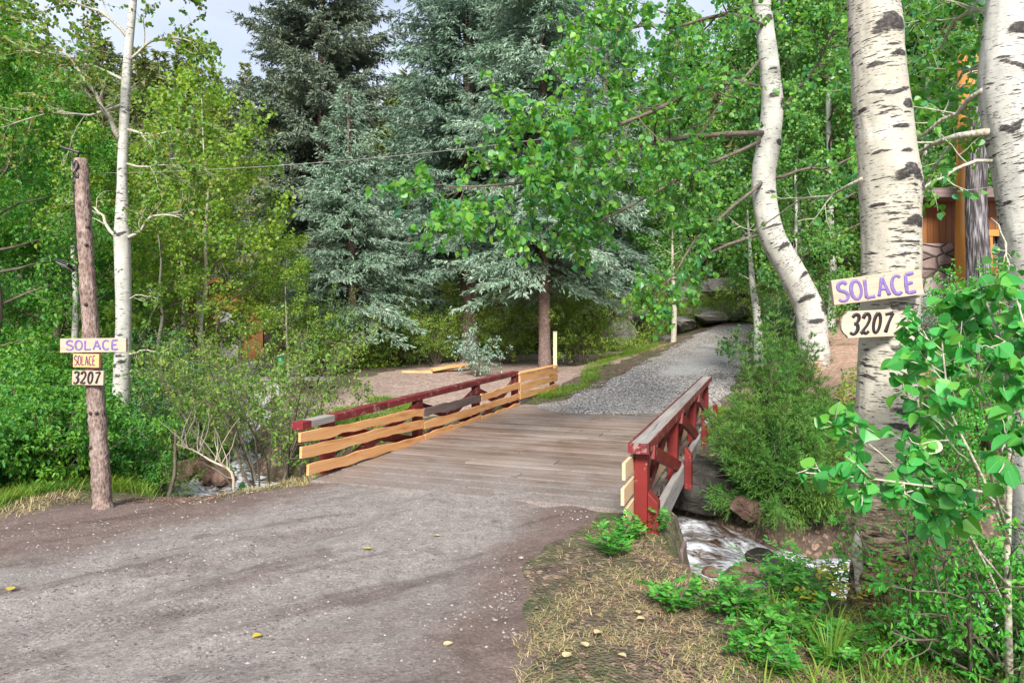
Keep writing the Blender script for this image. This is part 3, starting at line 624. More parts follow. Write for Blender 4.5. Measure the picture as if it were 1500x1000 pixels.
def grow(limb, twig, lf, pts, r0, r1, rng, n2, L2, n3, L3, nl, size, s0=.2, trop=.02, hang=.55, ang=.95, sides=6, flat=.6, spread=.06):
    """a limb, its side branches, their twigs and the leaves on them"""
    n = len(pts)
    limb.tube(pts, np.linspace(r0, r1, n), sides, bark=True)
    T = unit(np.gradient(pts, axis=0))
    for j in range(n2):
        s = s0 + (1 - s0) * (j + rng.random()) / n2; k = min(int(s * (n - 1)), n - 2); f = s * (n - 1) - k
        q = pts[k] * (1 - f) + pts[k + 1] * f; d = T[k]
        side = unit(np.cross(d, rng.normal(0, 1, 3) * np.array([flat, flat, 1]) + np.array([0, 0, .6 * rng.choice([-1, 1])])))
        a = ang * rng.uniform(.6, 1.2); d2 = d * math.cos(a) + side * math.sin(a)
        l2 = L2 * rng.uniform(.55, 1.15) * (1.15 - .6 * s); p2 = wander(q, d2, l2, 4, rng, .2, trop); rr = max(.0035, (r0 + (r1 - r0) * s) * .5)
        limb.tube(p2, np.linspace(rr, .003, 5), 4, cap=False, bark=True)
        put_leaves(lf, p2, max(1, nl // 2), rng, size, hang, spread, .45)
        for m in range(n3):
            s3 = .25 + .75 * (m + rng.random()) / n3; k3 = min(int(s3 * 4), 3); q3 = p2[k3] + (p2[k3 + 1] - p2[k3]) * (s3 * 4 - k3)
            d3 = unit(unit(p2[k3 + 1] - p2[k3]) * .75 + rvec(rng, 1)[0] * .8)
            p3 = wander(q3, d3, L3 * rng.uniform(.5, 1.2), 3, rng, .25, trop)
            if twig is not None: twig.tube(p3, np.linspace(.004, .002, 4), 3, cap=False, bark=True)
            put_leaves(lf, p3, nl, rng, size, hang, spread)
def leafy_tree(name, label, cat, loc, seed, Ht, r0, t0, n1, L1, el, n2, n3, nl, size, leaf, bark='aspen2', tp=T_ASPEN, L2k=.5, L3=.4, path=None, twigs=False, group=None, lean=(0, 0), limbmat='limb', flat=.6, spread=.08):
    rng = np.random.default_rng(seed); root = thing(name, label, cat, loc, 0, group)
    if path is None:
        path = np.array([(lean[0] * t + rng.normal(0, .05) * (t > .1) * Ht * .12, lean[1] * t + rng.normal(0, .05) * (t > .1) * Ht * .12, -.3 + (Ht + .3) * t) for t in np.linspace(0, 1, 8)])
    path = smooth_path(path, 40); rad = r0 * (1 - .9 * np.linspace(0, 1, 40) ** 1.1); rad[0:2] *= 1.15
    tr = MB(); tr.tube(path, rad, 12, bark=True); tr.build('trunk', MT[bark], root, True)
    limb = MB(); tw = limb if twigs else None; lf = Leafs()
    for i in range(n1):
        t = t0 + (1 - t0) * (i + rng.random() * .8) / n1; k = min(int(t * 39), 38); p = path[k]; az = i * 2.4 + rng.uniform(-.4, .4)
        e = el(t) + rng.normal(0, .12); L = L1(t) * rng.uniform(.7, 1.2); d = np.array([math.cos(az) * math.cos(e), math.sin(az) * math.cos(e), math.sin(e)])
        pts = wander(p, d, L, 6, rng, .14, .03); r = min(rad[k] * .5, .012 + .012 * L)
        grow(limb, tw, lf, pts, r, .005, rng, n2, L * L2k, n3, L3, nl, size, flat=flat, spread=spread)
    limb.build('limb', MT[limbmat], root, True)
    lf.into(MB(), tp, rng=rng).build('crown', LF[leaf], root)
    return root
def spruce(name, label, loc, seed, Ht, R, z0, tr_r, leaf, whorl=.42, nper=6, tuft=.2, droop=.35, top=None, group=None, dens=1.0, bark='spruce_bark', dead=0, shape=.75):
    rng = np.random.default_rng(seed); root = thing(name, label, 'spruce tree' if 'spruce' in name else 'conifer', loc, 0, group)
    tt = np.linspace(0, 1, 30); path = np.stack([.12 * np.sin(tt * 3 + seed) * tt, .12 * np.cos(tt * 2 + seed) * tt, -.4 + (Ht + .4) * tt], 1)
    rad = tr_r * (1.0 - .97 * tt) ** .9 + .012; rad[:2] *= 1.12
    t_ = MB(); t_.tube(path, rad, 14, bark=True, rn=1 + rng.normal(0, .03, (30, 14))); t_.build('trunk', MT[bark], root, True)
    limb = MB(); Ps = []; As = []
    z = z0; zt = top or Ht - .15
    while z < zt:
        fr = (z - z0) / (Ht - z0); Lb = R * (1 - fr) ** shape * (.62 + .38 * min(1, fr * 8 + .45)) + .12
        for k in range(nper):
            az = rng.uniform(0, 6.283); L = Lb * rng.uniform(.7, 1.15); zz = z + rng.uniform(-.5, .5) * whorl
            o = np.array([math.cos(az), math.sin(az), 0]); lat = np.array([-o[1], o[0], 0]); el = -.12 + .75 * fr + rng.normal(0, .08)
            s = np.linspace(0, 1, 7)[:, None]; dr = droop * (1 - fr * .8)
            pts = np.array([path[min(29, int(zz / Ht * 29)), 0], path[min(29, int(zz / Ht * 29)), 1], zz]) + o * L * s + np.array([0, 0, 1]) * L * (el * s - dr * s ** 2 + dr * .55 * s ** 4)
            limb.tube(pts, np.linspace(.012 + .008 * L, .004, 7), 4, cap=False, bark=True)
            n = max(4, int(L / .11 * dens)); sp = np.repeat(rng.uniform(.12, 1, n), 2); sd = np.tile([1., -1.], n)
            l = (.46 * L * (1.02 - sp) + .14) * rng.uniform(.6, 1.15, 2 * n); l = np.minimum(l, .85)
            kk = np.minimum((sp * 6).astype(int), 5); f = (sp * 6 - kk)[:, None]; base = pts[kk] * (1 - f) + pts[kk + 1] * f
            ld = unit(o * .75 + lat * sd[:, None] * .75 + np.stack([0 * sp, 0 * sp, rng.uniform(-.45, .08, 2 * n)], 1))
            m = np.maximum(2, (l / .06 * dens).astype(int)); ri = np.repeat(np.arange(2 * n), m); u = rng.random(len(ri))
            Ps.append(base[ri] + ld[ri] * (l[ri] * u)[:, None] - np.array([0, 0, 1]) * (.35 * droop * l[ri] * u ** 2)[:, None])
            As.append(unit(ld[ri] + rng.normal(0, .42, (len(ri), 3)) + np.array([0, 0, -.35 * droop * 2])))
            # the branch's own tip
            Ps.append(pts[-1] + rng.normal(0, .04, (3, 3))); As.append(unit(o + rng.normal(0, .4, (3, 3))))
        z += whorl * rng.uniform(.8, 1.2)
    for q in range(dead):
        az = rng.uniform(0, 6.28); zz = rng.uniform(.45 * z0, z0); L = R * rng.uniform(.25, .55)
        limb.tube(wander((0, 0, zz), (math.cos(az), math.sin(az), -.15), L, 5, rng, .12, -.02), np.linspace(.018, .004, 6), 4, cap=False, bark=True)
    limb.build('limb', MT['dark_twig'], root)
    P = np.concatenate(Ps); A = np.concatenate(As); n = len(P); c = MB(); S = tuft * rng.uniform(.65, 1.25, n)
    c.leaves(P, A, rvec(rng, n), S, T_ND); c.leaves(P, A, rvec(rng, n), S * .9, T_ND)
    c.build('crown', LF[leaf], root)
    return root
def shrub(name, label, loc, seed, Ht, R, ns, n2, n3, nl, size, leaf, tp=T_OVAL, bark='twig', cat='shrub', group=None, up=1.2, L2k=.4, L3=.22, s0=.15, twigs=False, r0=.012, base=.12, spread=.05):
    rng = np.random.default_rng(seed); root = thing(name, label, cat, loc, 0, group); limb = MB(); lf = Leafs(); tw = limb if twigs else None
    for i in range(ns):
        az = i * 2.4 + rng.uniform(-.3, .3); q = math.sqrt((i + .5) / ns) ; d = np.array([math.cos(az) * q * R, math.sin(az) * q * R, Ht * (1.05 - .35 * q * q)])
        L = np.linalg.norm(d) * rng.uniform(.75, 1.1)
        pts = wander((math.cos(az) * base * q, math.sin(az) * base * q, -.08), unit(d + np.array([0, 0, .25 * Ht])), L, 6, rng, .13, -.03)
        grow(limb, tw, lf, pts, r0 * rng.uniform(.7, 1.2), .003, rng, n2, L * L2k, n3, L3, nl, size, s0=s0, sides=5, spread=spread)
    limb.build('stem', MT[bark], root)
    lf.into(MB(), tp).build('foliage', LF[leaf], root)
    return root
def gpos(px, Y, sink=0.0):
    x = (px - 750) / 1000 * Y; return (x, Y, h1(x, Y) - sink)

# ------------------------------------------------------------------ the two log uprights with signs: glyphs
def arc(cx, cy, rx, ry, a0, a1, n=14): return [(cx + rx * math.cos(math.radians(a)), cy + ry * math.sin(math.radians(a))) for a in np.linspace(a0, a1, n)]
GL = {'S': [[(.92, .86), (.72, .99), (.38, 1.0), (.1, .82), (.2, .6), (.72, .46), (.95, .24), (.75, .02), (.35, -.02), (.03, .1)]],
      'O': [arc(.5, .5, .48, .5, 90, 452, 22)], 'L': [[(.12, 1), (.11, .5), (.1, 0)], [(.1, 0), (.5, .01), (.92, .04)]],
      'A': [[(.0, 0), (.25, .5), (.5, 1)], [(.5, 1), (.75, .5), (1, 0)], [(.2, .36), (.5, .37), (.82, .38)]],
      'C': [arc(.56, .5, .5, .5, 48, 310, 18)], 'E': [[(.15, 1), (.11, .5), (.1, 0)], [(.15, 1), (.5, 1.01), (.92, 1.03)], [(.12, .5), (.45, .51), (.74, .53)], [(.1, 0), (.5, .0), (.95, .02)]],
      '3': [[(.08, .86), (.35, 1), (.75, .95), (.85, .75), (.65, .57), (.38, .52)], [(.38, .52), (.75, .47), (.9, .25), (.7, .03), (.35, -.02), (.05, .08)]],
      '2': [[(.08, .78), (.22, .97), (.6, 1.0), (.85, .78), (.7, .48), (.3, .18), (.05, .0)], [(.05, .0), (.35, .06), (.65, -.02), (.95, .1)]],
      '0': [arc(.5, .5, .38, .5, 90, 452, 22)], '7': [[(.06, .93), (.4, .96), (.95, 1.0)], [(.95, 1.0), (.6, .5), (.38, 0)]]}
def lettering(text, x0, x1, z0, z1, y, th, italic=0.):
    mb = MB(); n = len(text); cw = (x1 - x0) / n
    for i, ch in enumerate(text):
        for st in GL[ch]:
            P = smooth_path(np.array(st, float), max(8, len(st) * 4)); X = x0 + cw * (i + .1 + .78 * P[:, 0]) + italic * (P[:, 1] - .5); Z = z0 + (z1 - z0) * P[:, 1]
            w = th * (1 + .15 * np.sin(np.linspace(0, 5, len(P)) + i))
            a = MB(); a.tube(np.stack([X, 0 * X, Z], 1), w, 8); V = a.V[0]; V[:, 1] = V[:, 1] * .22 + y
            mb.add(V, a.F)
    return mb
def sign(name, label, c, w, h, th, yaw, roll, text, ink, bars, board='signwood', outline=None, italic=0, tz=(-.32, .33), tx=(-.44, .44)):
    root = thing(name, label, 'sign', c); root.rotation_euler = (0, roll, yaw)
    b = WB()
    if outline is None: b.bar((-w / 2, 0, 0), (w / 2, 0, 0), th, h, seg=8, rng=np.random.default_rng(len(label)), wane=.0015)
    else:
        P = np.array(outline) * np.array([w, h]); k = len(P); V = np.concatenate([np.stack([P[:, 0], 0 * P[:, 0] + yy, P[:, 1]], 1) for yy in (-th / 2, th / 2)])
        b.add(V, [tuple(range(k)), tuple(range(2 * k - 1, k - 1, -1))] + [(i, k + i, k + (i + 1) % k, (i + 1) % k) for i in range(k)], wood=V)
    b.build('board', MT[board], root, bevel=.003)
    lettering(text, tx[0] * w, tx[1] * w, tz[0] * h, tz[1] * h, -th / 2 - .0012, bars, italic).build('lettering', MT[ink], root, True)
    for px_ in (-.1, .09):
        nl = MB(); a = MB(); a.tube([(px_ * w, -th / 2 - .002, h * .42), (px_ * w, th / 2 + .015, h * .42)], .0028, 6); nl.add(a.V[0], a.F); nl.build('nail', MT['iron'], root)
    return root
MT['purple'] = m_flat('purple sign paint', (.16, .11, .30), .5, sc=60, var=.25)
MT['darkpurple'] = m_flat('dark purple sign paint', (.075, .04, .12), .5, sc=60)
MT['black'] = m_flat('black sign paint', (.014, .011, .012), .45, sc=50)
MT['iron'] = m_flat('dark iron', (.03, .03, .03), .5, .6)
MT['plastic'] = m_flat('black plastic', (.012, .012, .013), .4)
MT['solar'] = m_flat('solar panel glass', (.02, .024, .035), .15, spec=.6)
MT['lens'] = m_flat('frosted lamp cover', (.42, .43, .4), .3)
MT['orangelog'] = m_wood('varnished log column', [(.3, (.28, .105, .02)), (.5, (.42, .175, .035)), (.75, (.52, .25, .065))], (1.2, 12, 12), .45, knots=(.2, .06, .02))
MT['orangeboard'] = m_wood('varnished wall boards', [(.3, (.12, .042, .014)), (.5, (.2, .075, .023)), (.75, (.27, .115, .038))], (1.2, 12, 12), .5)
MT['glass'] = m_flat('dark window glass', (.02, .024, .022), .08, spec=.6)
MT['concrete'] = m_flat('pale concrete', (.5, .48, .46), .9, sc=5)
MT['roof'] = m_flat('tan roof shingles', (.36, .28, .22), .9, sc=6)
MT['green_paint'] = m_flat('green enamel', (.02, .28, .14), .4)

# ------------------------------------------------------------------ big aspens of the foreground
def aspen_trunk(path, rad, sides, rings, knots, root, mat, seed, name='trunk', rough_h=0):
    rng = np.random.default_rng(seed); P = smooth_path(path, rings); rd = np.interp(np.linspace(0, 1, rings), np.linspace(0, 1, len(rad)), rad)
    ln = np.concatenate([[0], np.cumsum(np.linalg.norm(np.diff(P, axis=0), axis=1))]); an = np.arange(sides) / sides * 2 * math.pi
    Lg, Ag = np.meshgrid(ln, an, indexing='ij'); mark = np.zeros(Lg.shape); bulge = np.zeros(Lg.shape)
    for zc, a, w, h, drp in knots:
        da = (Ag - a + math.pi) % (2 * math.pi) - math.pi; dx = da * np.interp(zc, ln, rd); dz = Lg - zc + drp * np.abs(dx)
        d = np.hypot(dx / w, dz / h); mark = np.maximum(mark, np.clip(1.5 - d, 0, 1)); bulge += .022 * np.exp(-(dx / w) ** 2 - ((Lg - zc) / (h * 1.6)) ** 2) * min(1, h / .05)
    jit = fbm(Ag * 2.0 + 50, Lg * 3, .6, seed, 4) * .05
    if rough_h: jit = jit + (fbm(Ag * 6 + 9, Lg * 16, 1, seed + 3, 4) * .16 + .1 * np.clip(1 - Lg / .35, 0, 1) ** 2) * np.clip(1.15 - Lg / rough_h, 0, 1)
    rn = 1 + jit + bulge / rd[:, None]
    mb = MB(); mb.tube(P, rd, sides, bark=True, rn=rn); mb.at['mark'] = [(0, mark.ravel())]
    return mb.build(name, MT[mat], root, True), P, ln
F = -math.pi / 2                                                     # the side of a trunk that faces the camera
def trunk_from(pxs, Y, widths):
    P = ats([(a, b, Y) for a, b in pxs]); return P, [w / 2000 * Y for w in widths]
# the trunk that carries the two signs
Ym = 4.2
P, R_ = trunk_from([(1303, 945), (1299, 880), (1297, 800), (1296, 700), (1298, 600), (1303, 480), (1305, 350), (1301, 250), (1289, 130), (1279, 0), (1272, -120), (1268, -330)], Ym, [118, 100, 90, 86, 82, 79, 79, 80, 75, 69, 64, 52])
MAIN = thing('aspen_tree', 'thick white aspen carrying a name sign and a number plaque on its trunk', 'aspen tree', tuple(P[0]))
zz = lambda py: (945 - py) / 1000 * Ym * 1.003
KN = [(zz(48), F + .1, .10, .055, .35), (zz(92), F + .35, .07, .018, .25), (zz(150), F - .1, .15, .014, -.25), (zz(165), F + .55, .05, .03, .2), (zz(197), F + .1, .07, .012, 0), (zz(232), F + .2, .04, .014, .1), (zz(258), F + .25, .11, .042, .55),
      (zz(280), F + 1.1, .05, .045, .3), (zz(328), F + .35, .08, .036, .35), (zz(360), F, .12, .008, 0), (zz(452), F - .1, .07, .02, 0), (zz(515), F + .1, .09, .028, -.3), (zz(535), F, .2, .006, .05), (zz(600), F + .45, .13, .028, -.1), (zz(622), F + .2, .13, .022, -.2),
      (zz(700), F + .5, .09, .02, 0), (zz(745), F + .7, .06, .02, .2), (zz(770), F + .1, .05, .03, 0), (zz(800), F + .3, .12, .02, 0), (zz(840), F + .2, .12, .03, 0), (zz(105), F - .6, .06, .012, .1), (zz(228), F - .7, .06, .01, .1), (zz(305), F - .9, .07, .012, 0)]
for v in (P,): v -= P[0].copy()
tr, PM, LM = aspen_trunk(P, R_, 96, 420, KN, MAIN, 'aspen', 3, rough_h=1.3)
sc_ = MB(); q = np.stack([np.array([-.195, -.03, z]) for z in np.linspace(.28, .82, 9)]); sc_.tube(q + np.array([[.012 * math.sin(i), 0, 0] for i in range(9)]), [.01, .04, .045, .04, .045, .04, .03, .02, .006], 8, bark=True); sc_.build('dead_bark_strip', MT['dark_twig'] if False else MT['limb'], MAIN, True)
def limbs_of(root, specs, seed, leaf, size, tp=T_ASPEN, mat='limb', **kw):
    rng = np.random.default_rng(seed); lf = Leafs(); o = np.array(root.location)
    for pts, r0, r1, n2, L2, n3, L3, nl in specs:
        limb = MB(); grow(limb, limb, lf, smooth_path(ats(pts) - o, 9) + np.concatenate([[np.zeros(3)], rng.normal(0, .015, (8, 3))]), r0, r1, rng, n2, L2, n3, L3, nl, size, **kw)
        limb.build('limb', MT[mat], root, True)
    lf.into(MB(), tp, rng=rng).build('crown', LF[leaf], root)
limbs_of(MAIN, [([(1285, -60, 4.2), (1200, -120, 4.6), (1100, -160, 5.2), (1000, -150, 5.8)], .03, .006, 9, .7, 4, .3, 7),
                ([(1270, -40, 4.2), (1340, -110, 4.4), (1430, -160, 4.7), (1520, -190, 5)], .025, .006, 8, .6, 4, .3, 7),
                ([(1262, 262, 4.15), (1215, 285, 4.6), (1170, 292, 5.2), (1120, 330, 5.8), (1085, 345, 6.2)], .012, .003, 6, .35, 2, .15, 0)], 11, 'overhang', .06)
# aspen at the right edge, its limbs reach left across the cabin
P, R_ = trunk_from([(1535, 985), (1528, 860), (1522, 700), (1516, 560), (1520, 440), (1505, 335), (1490, 240), (1471, 140), (1473, 60), (1478, 0), (1484, -120), (1492, -330)], 4.75, [80, 74, 72, 71, 70, 68, 66, 64, 60, 57, 52, 42])
RT = thing('aspen_tree', 'white aspen with black scars cut off by the right edge of the photo', 'aspen tree', tuple(P[0])); P -= P[0].copy()
z2 = lambda py: (985 - py) / 1000 * 4.75
aspen_trunk(P, R_, 72, 300, [(z2(48), F - .1, .07, .04, .3), (z2(105), F + .2, .14, .02, -.35), (z2(140), F + .8, .07, .06, 0), (z2(165), F + .4, .08, .014, 0), (z2(190), F - .6, .07, .03, -.5), (z2(222), F + .1, .07, .028, .3), (z2(250), F - .2, .08, .014, .2),
    (z2(345), F - .4, .12, .01, -.2), (z2(420), F + .2, .09, .02, 0), (z2(470), F - .2, .1, .015, 0), (z2(30), F + .6, .08, .012, 0), (z2(90), F - .7, .05, .012, 0)], RT, 'aspen2', 8)
limbs_of(RT, [([(1470, 110, 4.75), (1440, 95, 5.3), (1410, 110, 5.8), (1380, 150, 6.2)], .02, .006, 12, .7, 5, .3, 10),
              ([(1450, 193, 4.75), (1400, 199, 4.9), (1365, 212, 5.1), (1325, 228, 5.5), (1270, 232, 6.2)], .028, .010, 7, .7, 5, .28, 9),
              ([(1440, 132, 4.75), (1405, 165, 5.0), (1365, 190, 5.2), (1335, 215, 5.5)], .02, .008, 8, .6, 5, .28, 9),
              ([(1452, 236, 4.75), (1410, 238, 4.7), (1380, 255, 4.6), (1345, 275, 4.45), (1315, 330, 4.9)], .014, .005, 4, .4, 2, .2, 3),
              ([(1470, 40, 4.75), (1420, 10, 5.2), (1375, 70, 5.6), (1330, 95, 6)], .02, .006, 10, .7, 5, .3, 9),
              ([(1475, -60, 4.75), (1420, -60, 5.4), (1370, -20, 6), (1325, 30, 6.5)], .02, .006, 10, .8, 5, .3, 9),
              ([(1452, 320, 4.72), (1470, 350, 4.4), (1478, 395, 4.3), (1468, 430, 4.25)], .006, .003, 3, .18, 3, .12, 3)], 12, 'overhang', .058)
# the crooked aspen beyond the stream whose limbs hang over the driveway
P, R_ = trunk_from([(1194, 548), (1191, 500), (1184, 450), (1160, 400), (1133, 350), (1121, 300), (1119, 255), (1126, 205), (1131, 150), (1125, 80), (1116, 0), (1112, -90), (1108, -260)], 12.5, [46, 42, 40, 38, 36, 34, 34, 33, 30, 27, 24, 22, 15])
CR = thing('aspen_tree', 'crooked white aspen with an s bend in its trunk standing behind the juniper', 'aspen tree', tuple(P[0])); P -= P[0].copy()
z3 = lambda py: (548 - py) / 1000 * 12.5
aspen_trunk(P, R_, 40, 220, [(z3(470), F - .1, .16, .05, 0), (z3(455), F + .9, .1, .12, 0), (z3(432), F - .3, .2, .05, .2), (z3(400), F + .5, .15, .04, .3), (z3(350), F + .2, .14, .05, .3), (z3(318), F, .22, .02, .1), (z3(270), F + .2, .12, .03, 0), (z3(195), F + .8, .1, .06, 0), (z3(128), F - .2, .1, .05, .2), (z3(90), F, .12, .03, .2), (z3(15), F + .2, .1, .05, .2), (z3(140), F + .9, .1, .1, 0)], CR, 'aspen2', 9)
limbs_of(CR, [([(1112, 128, 12.5), (1060, 122, 11.2), (1005, 138, 10.2), (950, 165, 9.2), (890, 190, 8.6), (830, 205, 8.2), (775, 190, 7.9)], .05, .006, 22, 1.25, 8, .5, 10),
              ([(1122, 195, 12.5), (1050, 195, 11.3), (960, 208, 10.2), (880, 232, 9.2), (800, 262, 8.4), (720, 272, 7.9), (655, 275, 7.6)], .055, .006, 26, 1.2, 8, .5, 10),
              ([(1118, 205, 12.5), (1040, 240, 11.2), (960, 280, 10), (890, 318, 9.2), (830, 335, 8.7)], .035, .005, 18, 1.0, 7, .45, 9),
              ([(1122, 262, 12.5), (1075, 300, 11.5), (1020, 350, 10.6), (985, 400, 10), (955, 440, 9.6)], .035, .005, 12, .9, 6, .4, 8),
              ([(1108, 345, 12.5), (1050, 365, 11.6), (1000, 405, 10.8), (930, 420, 10.2)], .035, .005, 9, .9, 6, .4, 3),
              ([(1122, 40, 12.5), (1060, 20, 11.3), (990, 40, 10.2), (920, 40, 9.4), (870, 70, 9)], .045, .006, 20, 1.2, 8, .5, 9),
              ([(1112, -40, 12.5), (1040, -70, 11.3), (960, -60, 10.2), (890, -30, 9.4)], .04, .006, 18, 1.2, 8, .5, 9),
              ([(1112, 90, 12.5), (1060, 150, 11.8), (1010, 230, 11.2), (980, 300, 10.8)], .03, .005, 14, 1.1, 7, .5, 9),
              ([(1132, 170, 12.5), (1180, 120, 12), (1215, 60, 11.5), (1240, 0, 11)], .04, .006, 14, 1.2, 6, .45, 8),
              ([(1130, 262, 12.5), (1180, 248, 12.2), (1235, 238, 12), (1290, 200, 11.6)], .035, .006, 10, 1.1, 6, .45, 7)], 13, 'overhang', .085, trop=-.02, mat='twig')

# ------------------------------------------------------------------ the left post, its lamps and its signs
Yp = 6.5
P = smooth_path(ats([(151, 752, Yp), (148, 700, Yp), (143, 620, Yp), (137, 540, Yp), (130, 440, Yp), (124, 340, Yp), (118, 233, Yp)]), 70)
POST = thing('wooden_post', 'leaning bark covered log post with signs nailed to it at the road edge', 'post', tuple(P[0])); p0 = P[0].copy(); P = P - p0
rng = np.random.default_rng(4); rr = np.interp(np.linspace(0, 1, 70), [0, .06, .4, 1], [.096, .083, .076, .062]) + np.clip(rng.normal(0, .004, 70), -.004, .012)
mb = MB(); mb.tube(P, rr, 28, bark=True, rn=1 + rng.normal(0, .025, (70, 28))); mb.build('trunk', MT['post_bark'], POST, True)
for k in range(11):
    i = rng.integers(5, 66); a = rng.uniform(-2.9, -.2); d = np.array([math.cos(a), math.sin(a), .25]); a_ = MB(); a_.tube([P[i] + d * .05, P[i] + d * (rr[i] + .012), P[i] + d * (rr[i] + .02)], [.022, .016, .009], 8, bark=True); a_.build('knot', MT['dark_twig'], POST, True)
def post_at(py): i = int(np.argmin(np.abs(P[:, 2] + p0[2] - (HC + (HZ - py) / 1000 * Yp)))); return P[i] + p0, rr[i]
def on_post(px, py, off=.03): c, r = post_at(py); Yf = Yp - r - off; return at(px, py, Yf)
sign('sign_board', 'long sign board with purple lettering, topmost on the bark covered post', on_post(138, 505.5, .02), .585, .132, .04, .10, -.008, 'SOLACE', 'purple', .0085, tz=(-.3, .34), tx=(-.42, .40))
sign('sign_board', 'short sign board with thin dark lettering, middle one on the bark covered post', on_post(127.5, 528, .018), .235, .125, .036, .06, .02, 'SOLACE', 'darkpurple', .0048, board='newwood', tz=(-.33, .36), tx=(-.46, .38))
sign('number_board', 'small square cut number board with black digits, lowest on the bark covered post', on_post(130, 553, .02), .27, .135, .04, .16, .03, '3207', 'black', .0095, board='signwood', tz=(-.38, .40), tx=(-.47, .42), italic=.008)
def lamp(c, label, flat):
    r = thing('solar_lamp', label, 'lamp', c)
    if flat:
        r.rotation_euler = (math.radians(8), math.radians(16), .2)
        b = MB(); b.box((-.02, 0, .0), (.17, .11, .018)); b.build('housing', MT['plastic'], r, bevel=.004); b = MB(); b.box((-.02, 0, .0105), (.15, .09, .004)); b.build('solar_panel', MT['solar'], r)
        b = MB(); b.tube([(.04, 0, -.008), (.045, 0, -.06), (.06, 0, -.1)], .008, 8); b.build('bracket', MT['plastic'], r)
    else:
        r.rotation_euler = (math.radians(-28), math.radians(18), -.25)
        b = MB(); b.box((0, 0, 0), (.16, .115, .028)); b.build('housing', MT['plastic'], r, bevel=.006); b = MB(); b.box((0, -.002, -.0155), (.13, .085, .004)); b.build('cover', MT['lens'], r)
        b = MB(); b.tube([(.08, .01, 0), (.11, .02, .0), (.15, .03, .01)], .009, 8); b.build('bracket', MT['plastic'], r)
top, rt = post_at(236)
lamp(tuple(top + np.array([-.06, 0, .075])), 'flat black solar lamp panel on top of the bark covered post', True)
c, r_ = post_at(392); lamp(tuple(c + np.array([-r_ - .12, -.03, .0])), 'black floodlight with pale cover on the left side of the bark covered post', False)
mb = MB(); tq = np.linspace(0, 1, 60); mb.tube(np.stack([top[0] + .0 + .022 * np.sin(tq * 25), top[1] - rt - .012 + .008 * np.cos(tq * 17), top[2] - .03 - .16 * np.abs(np.sin(tq * 5))], 1), .005, 6)
pts = [post_at(262 + k * 26)[0] + np.array([-post_at(262 + k * 26)[1] * .75, -post_at(262 + k * 26)[1] * .75, 0]) for k in range(6)]; mb.tube(smooth_path(pts, 30), .004, 6)
tag(mb.build('cable', MT['plastic'], None, True), 'coiled black lamp cable tied under the top of the bark covered post', 'cable')
# signs on the thick aspen
sign('sign_board', 'pale slanting sign board with wide purple lettering on the thick aspen', at(1283, 421, Ym - .195), .5, .148, .042, -.12, -.125, 'SOLACE', 'purple', .0098, board='signwood', tz=(-.36, .36), tx=(-.46, .44))
OUT = [(-.5, 0), (-.495, -.17), (-.46, -.32), (-.41, -.41), (-.40, -.5), (.36, -.5), (.38, -.40), (.44, -.3), (.485, -.13), (.5, .03), (.48, .2), (.42, .34), (.36, .40), (.34, .5), (-.38, .5), (-.4, .40), (-.45, .33), (-.49, .17)]
sign('number_plaque', 'pale plaque with rounded ends and dark brown digits on the thick aspen', at(1275, 474, Ym - .19), .345, .158, .03, -.06, -.05, '3207', 'black', .0098, board='signwood', outline=OUT, italic=.022, tz=(-.34, .36), tx=(-.36, .36))

# ------------------------------------------------------------------ rocks
def rock_mb(seed, size, flat=1.0, cuts=16):
    rng = np.random.default_rng(seed); n, m = 14, 22
    th = np.linspace(0.02, math.pi - .02, n)[:, None]; ph = np.arange(m)[None] / m * 2 * math.pi
    V = np.stack([np.sin(th) * np.cos(ph), np.sin(th) * np.sin(ph), np.cos(th) + 0 * ph], 2).reshape(-1, 3)
    for _ in range(cuts):
        a = rvec(rng, 1)[0]; d = rng.uniform(.55, .85); e = V @ a - d; V = V - np.clip(e, 0, None)[:, None] * a
    V += rng.normal(0, .012, V.shape); V = V * np.asarray(size)
    i = np.arange(n - 1)[:, None, None] * m; j = np.arange(m)[None, :, None]; j2 = (j + 1) % m
    mb = MB(); mb.add(V, [np.concatenate([i + j, i + m + j, i + m + j2, i + j2], 2).reshape(-1, 4), tuple(range(m)), tuple(range(n * m - 1, (n - 1) * m - 1, -1))]); return mb
def rock(label, c, size, seed, mat='rock', rz=0, group=None, cat='rock', name='rock'):
    o = rock_mb(seed, size).build(name, MT[mat]); o.location = c; o.rotation_euler = (0, 0, rz); return tag(o, label, cat, group)
def rk(px, py, Y, w, h, seed, label, mat='rock', group=None, name='boulder', cat='boulder'):
    p = at(px, py, Y); return rock(label, tuple(p), (w, w * .8, h), seed, mat, seed, group, cat, name)
rk(905, 492, 31, 1.1, .9, 1, 'grey boulder leaning by the spruce trunk left of the driveway top')
rk(890, 462, 33, 2.0, 1.0, 2, 'large overhanging boulder behind the spruce trunk at the driveway top')
rk(1062, 425, 33, 2.4, .75, 3, 'long grey rock ledge, upper one above the end of the driveway'); rk(1048, 462, 32, 2.0, .7, 4, 'pale grey rock slab, lower one above the end of the driveway')
rk(1000, 476, 31.5, 1.0, .5, 5, 'mossy grey boulder between the thin trunk and the rock slab'); rk(975, 497, 30.5, .5, .3, 6, 'small pale stone at the foot of the thin dark trunk'); rk(1085, 478, 32, 1.1, .35, 7, 'low grey stone at the right end of the rock slabs')
rk(1020, 700, 8.9, .7, .42, 8, 'dark rock under the outer edge of the bridge', 'darkrock'); rk(1030, 725, 8.4, .45, .3, 9, 'dark wet rock at the waterline below the bridge kerb', 'darkrock')
rk(1092, 745, 7.9, .22, .16, 10, 'reddish rounded rock under the juniper beside the rapids', 'redrock')
